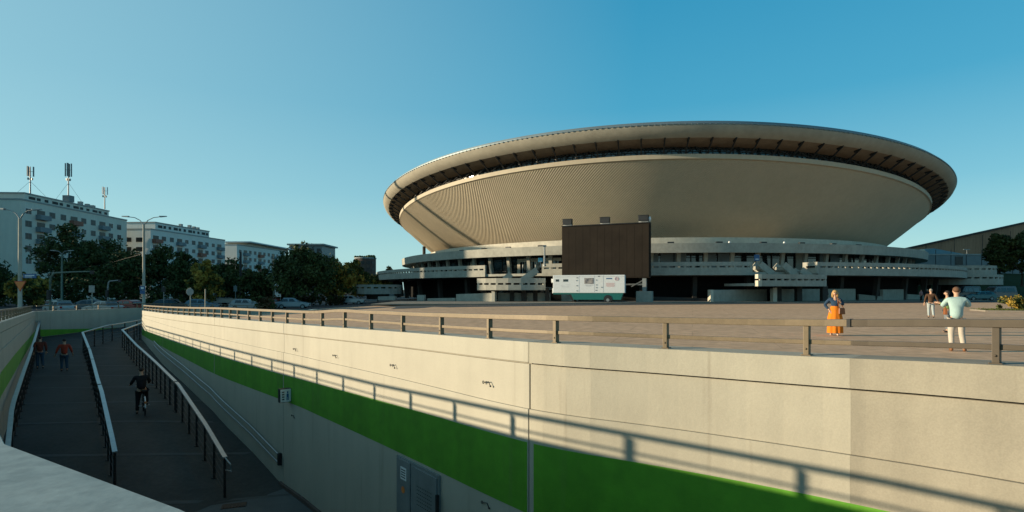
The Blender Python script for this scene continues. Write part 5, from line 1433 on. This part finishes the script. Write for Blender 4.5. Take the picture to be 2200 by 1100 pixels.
person('distant dark figure just left of the head of the woman in orange', ground_at(1775, 79), R(170), 1.74, cloth('black', (.02, .02, .022)), cloth('charcoal', (.04, .04, .045)), HD, SH_K)
# man in pale teal shirt, back to the viewer, arms raised in front
mp, Jm, km = person('man in pale teal shirt and light trousers seen from behind near the railing', ground_at(2055, 15.6), R(-33), 1.80, cloth('paleteal', (.36, .50, .49), .05), cloth('khaki', (.50, .44, .37), .05), HR, SH_B,
    pose=dict(elL=(-.30, .10, 1.22), wrL=(-.16, .33, 1.27), elR=(.29, .12, 1.22), wrR=(.12, .34, 1.28), knL=(-.115, .01, .49), anL=(-.10, -.02, .075), knR=(.11, .03, .49), anR=(.16, .0, .075), toL=(-.13, .15, .035), toR=(.21, .16, .035)), bulk=1.12, leg_w=1.04, long_top=True)
c0 = Vector(ground_at(2055, 15.6))
cam_ = thing('pocket_camera', 'small dark camera held up by the man in the teal shirt', 'camera', tuple(c0 + Vector((.24, .37, 1.36))), R(-33))
mb = MB(); mb.box((0, 0, 0), (.14, .05, .09)); mb.build('body', ['rail_dark'], cam_, bevel=.01)
mb = MB(); mb.cyl((0, .05, 0), .03, .06, 14, 0, 'y'); mb.build('lens', ['frame_dark'], cam_)
# companion to his left, farther off, facing left
person('person in green top facing left, half hidden beside the man in teal', ground_at(2035, 22.5), R(62), 1.68, cloth('green', (.16, .26, .10)), cloth('greyblue', (.18, .20, .22)), HD, SH_K,
    pose=dict(elL=(-.23, .10, 1.17), wrL=(-.12, .30, 1.22), elR=(.22, .10, 1.17), wrR=(.10, .30, 1.18)), female=True)
q = ground_at(2031, 22.2)
hb = thing('handbag', 'brown handbag at the hip of the person in green', 'bag', (q[0], q[1], .86), R(60))
mb = MB(); mb.box((0, 0, 0), (.30, .12, .26), 0, taper=.85); mb.build('pouch', [BR], hb, bevel=.03)
mb = MB(); mb.tube([(-.1, 0, .12), (0, 0, .5), (.1, 0, .12)], .013, 6); mb.build('strap', [BR], hb)
# man in brown leather jacket
person('grey haired man in dark brown leather jacket and pale jeans walking away', ground_at(2000, 34), R(-30), 1.77, cloth('brownleather', (.085, .048, .030)), cloth('palejeans', (.36, .41, .42), .05), HG, SH_K,
    pose=dict(elL=(-.27, -.03, 1.14), wrL=(-.31, .03, .90), elR=(.29, -.02, 1.15), wrR=(.40, .06, .96), knL=(-.10, .06, .50), anR=(.12, -.10, .09), toR=(.13, .05, .04)), bulk=1.12)
# two distant figures in front of the arena undercroft
person('distant person in black with pink scarf before the dark undercroft', ground_at(1979, 80), R(190), 1.72, cloth('pinkgrey', (.36, .20, .20)), cloth('black', (.02, .02, .022)), HD, SH_K)
person('distant person in black just left of the leather jacket man', ground_at(1992, 83), R(165), 1.76, cloth('black', (.02, .02, .022)), cloth('charcoal', (.04, .04, .045)), HG, SH_K)
# walkers on the ramp
def ramp_at(px, Y): x = (px - 1100) / F * Y; return (x, Y, floor_z(x, Y) + .006)
person('walker in orange red jacket and blue jeans on the left half of the ramp', ramp_at(138, 30), R(40), 1.74, cloth('orangered', (.36, .055, .03)), cloth('jeans', (.05, .09, .13)), HD, SH_K,
    pose=dict(elL=(-.30, .0, 1.14), wrL=(-.36, .10, .93), elR=(.29, .0, 1.14), wrR=(.35, .10, .93), knL=(-.10, .10, .50), anR=(.12, -.12, .09), toR=(.13, .03, .04)), bulk=1.1)
person('walker in dark rust top and jeans beside the left handrail of the ramp', ramp_at(86, 30.4), R(44), 1.76, cloth('rust', (.16, .045, .03)), cloth('jeans', (.05, .09, .13)), HD, SH_K,
    pose=dict(knL=(-.10, .10, .50), anR=(.12, -.12, .09), toR=(.13, .03, .04)))
# man in black with his bicycle
cx, cy, cz = ramp_at(304, 21.9)
person('man in black clothes standing astride his bicycle on the ramp', (cx, cy, cz), R(36), 1.80, cloth('black', (.02, .02, .022)), cloth('black2', (.016, .017, .02)), HD, SH_K,
    pose=dict(elL=(-.30, .10, 1.18), wrL=(-.33, .38, 1.08), elR=(.26, .12, 1.18), wrR=(.26, .40, 1.10), hipR=(.10, .02, .92), knR=(.17, .34, .68), anR=(.19, .20, .33), toR=(.19, .36, .30), knL=(-.12, .03, .49), anL=(-.14, -.04, .075), toL=(-.16, .12, .035)), bulk=1.2, lean=.10)
bk = thing('bicycle', 'dark city bicycle with red rear lamp under the man in black on the ramp', 'bicycle', (cx + .06, cy + .06, cz), R(36))
for y, nm in ((-.52, 'r'), (.56, 'f')):
    mb = MB(); mb.tube([(0, y + .33 * math.cos(t), .345 + .33 * math.sin(t)) for t in [j * math.pi / 14 for j in range(29)]], .02, 8); w_ = mb.build('wheel', ['rubber'], bk, smooth=True)
    mb = MB()
    for j in range(12): t = j * math.pi / 6; mb.tube([(0, y, .345), (0, y + .32 * math.cos(t), .345 + .32 * math.sin(t))], .003, 4)
    mb.cyl((0, y, .345), .03, .1, 10, 0, 'x'); mb.build('spokes', ['steel_dull'], w_)
mb = MB()
for a, b in (((0, -.52, .345), (0, -.02, .30)), ((0, -.02, .30), (0, -.16, .80)), ((0, -.16, .76), (0, .40, .74)), ((0, -.02, .30), (0, .41, .68)), ((0, -.52, .345), (0, -.15, .74)), ((0, .39, .92), (0, .56, .345))): mb.tube([a, b], .018, 8)
mb.build('frame', ['frame_dark'], bk)
mb = MB(); mb.tube([(-.34, .30, 1.03), (-.2, .38, 1.05), (0, .38, .98), (.2, .38, 1.05), (.34, .30, 1.03)], .015, 8); mb.tube([(0, .38, .98), (0, .39, .9)], .018, 8); mb.build('handlebar', ['steel_dull'], bk)
mb = MB(); mb.add([(-.09, -.34, .93), (.09, -.34, .93), (.03, -.02, .92), (-.03, -.02, .92), (-.07, -.33, .87), (.07, -.33, .87), (.02, -.03, .88), (-.02, -.03, .88)], [(0, 1, 2, 3), (7, 6, 5, 4), (0, 4, 5, 1), (1, 5, 6, 2), (2, 6, 7, 3), (3, 7, 4, 0)]); mb.tube([(0, -.16, .78), (0, -.17, .9)], .014, 6); mb.build('saddle', ['rubber'], bk, bevel=.015)
mb = MB(); mb.tube([(0, -.52 + .37 * math.cos(t), .345 + .37 * math.sin(t)) for t in [R(60 + 12 * j) for j in range(11)]], .022, 6); mb.build('mudguard', ['white'], bk)
mb = MB(); mb.box((0, -.90, .56), (.07, .03, .09)); mb.build('rear_lamp', ['orange_sign'], bk, bevel=.01)
mb = MB(); mb.tube([(.07, -.02, .30), (.09, .12, .28)], .012, 6); mb.box((.14, .13, .28), (.1, .09, .02)); mb.tube([(-.07, -.02, .30), (-.09, -.14, .32)], .012, 6); mb.box((-.14, -.15, .32), (.1, .09, .02)); mb.build('pedals', ['steel_dull'], bk)
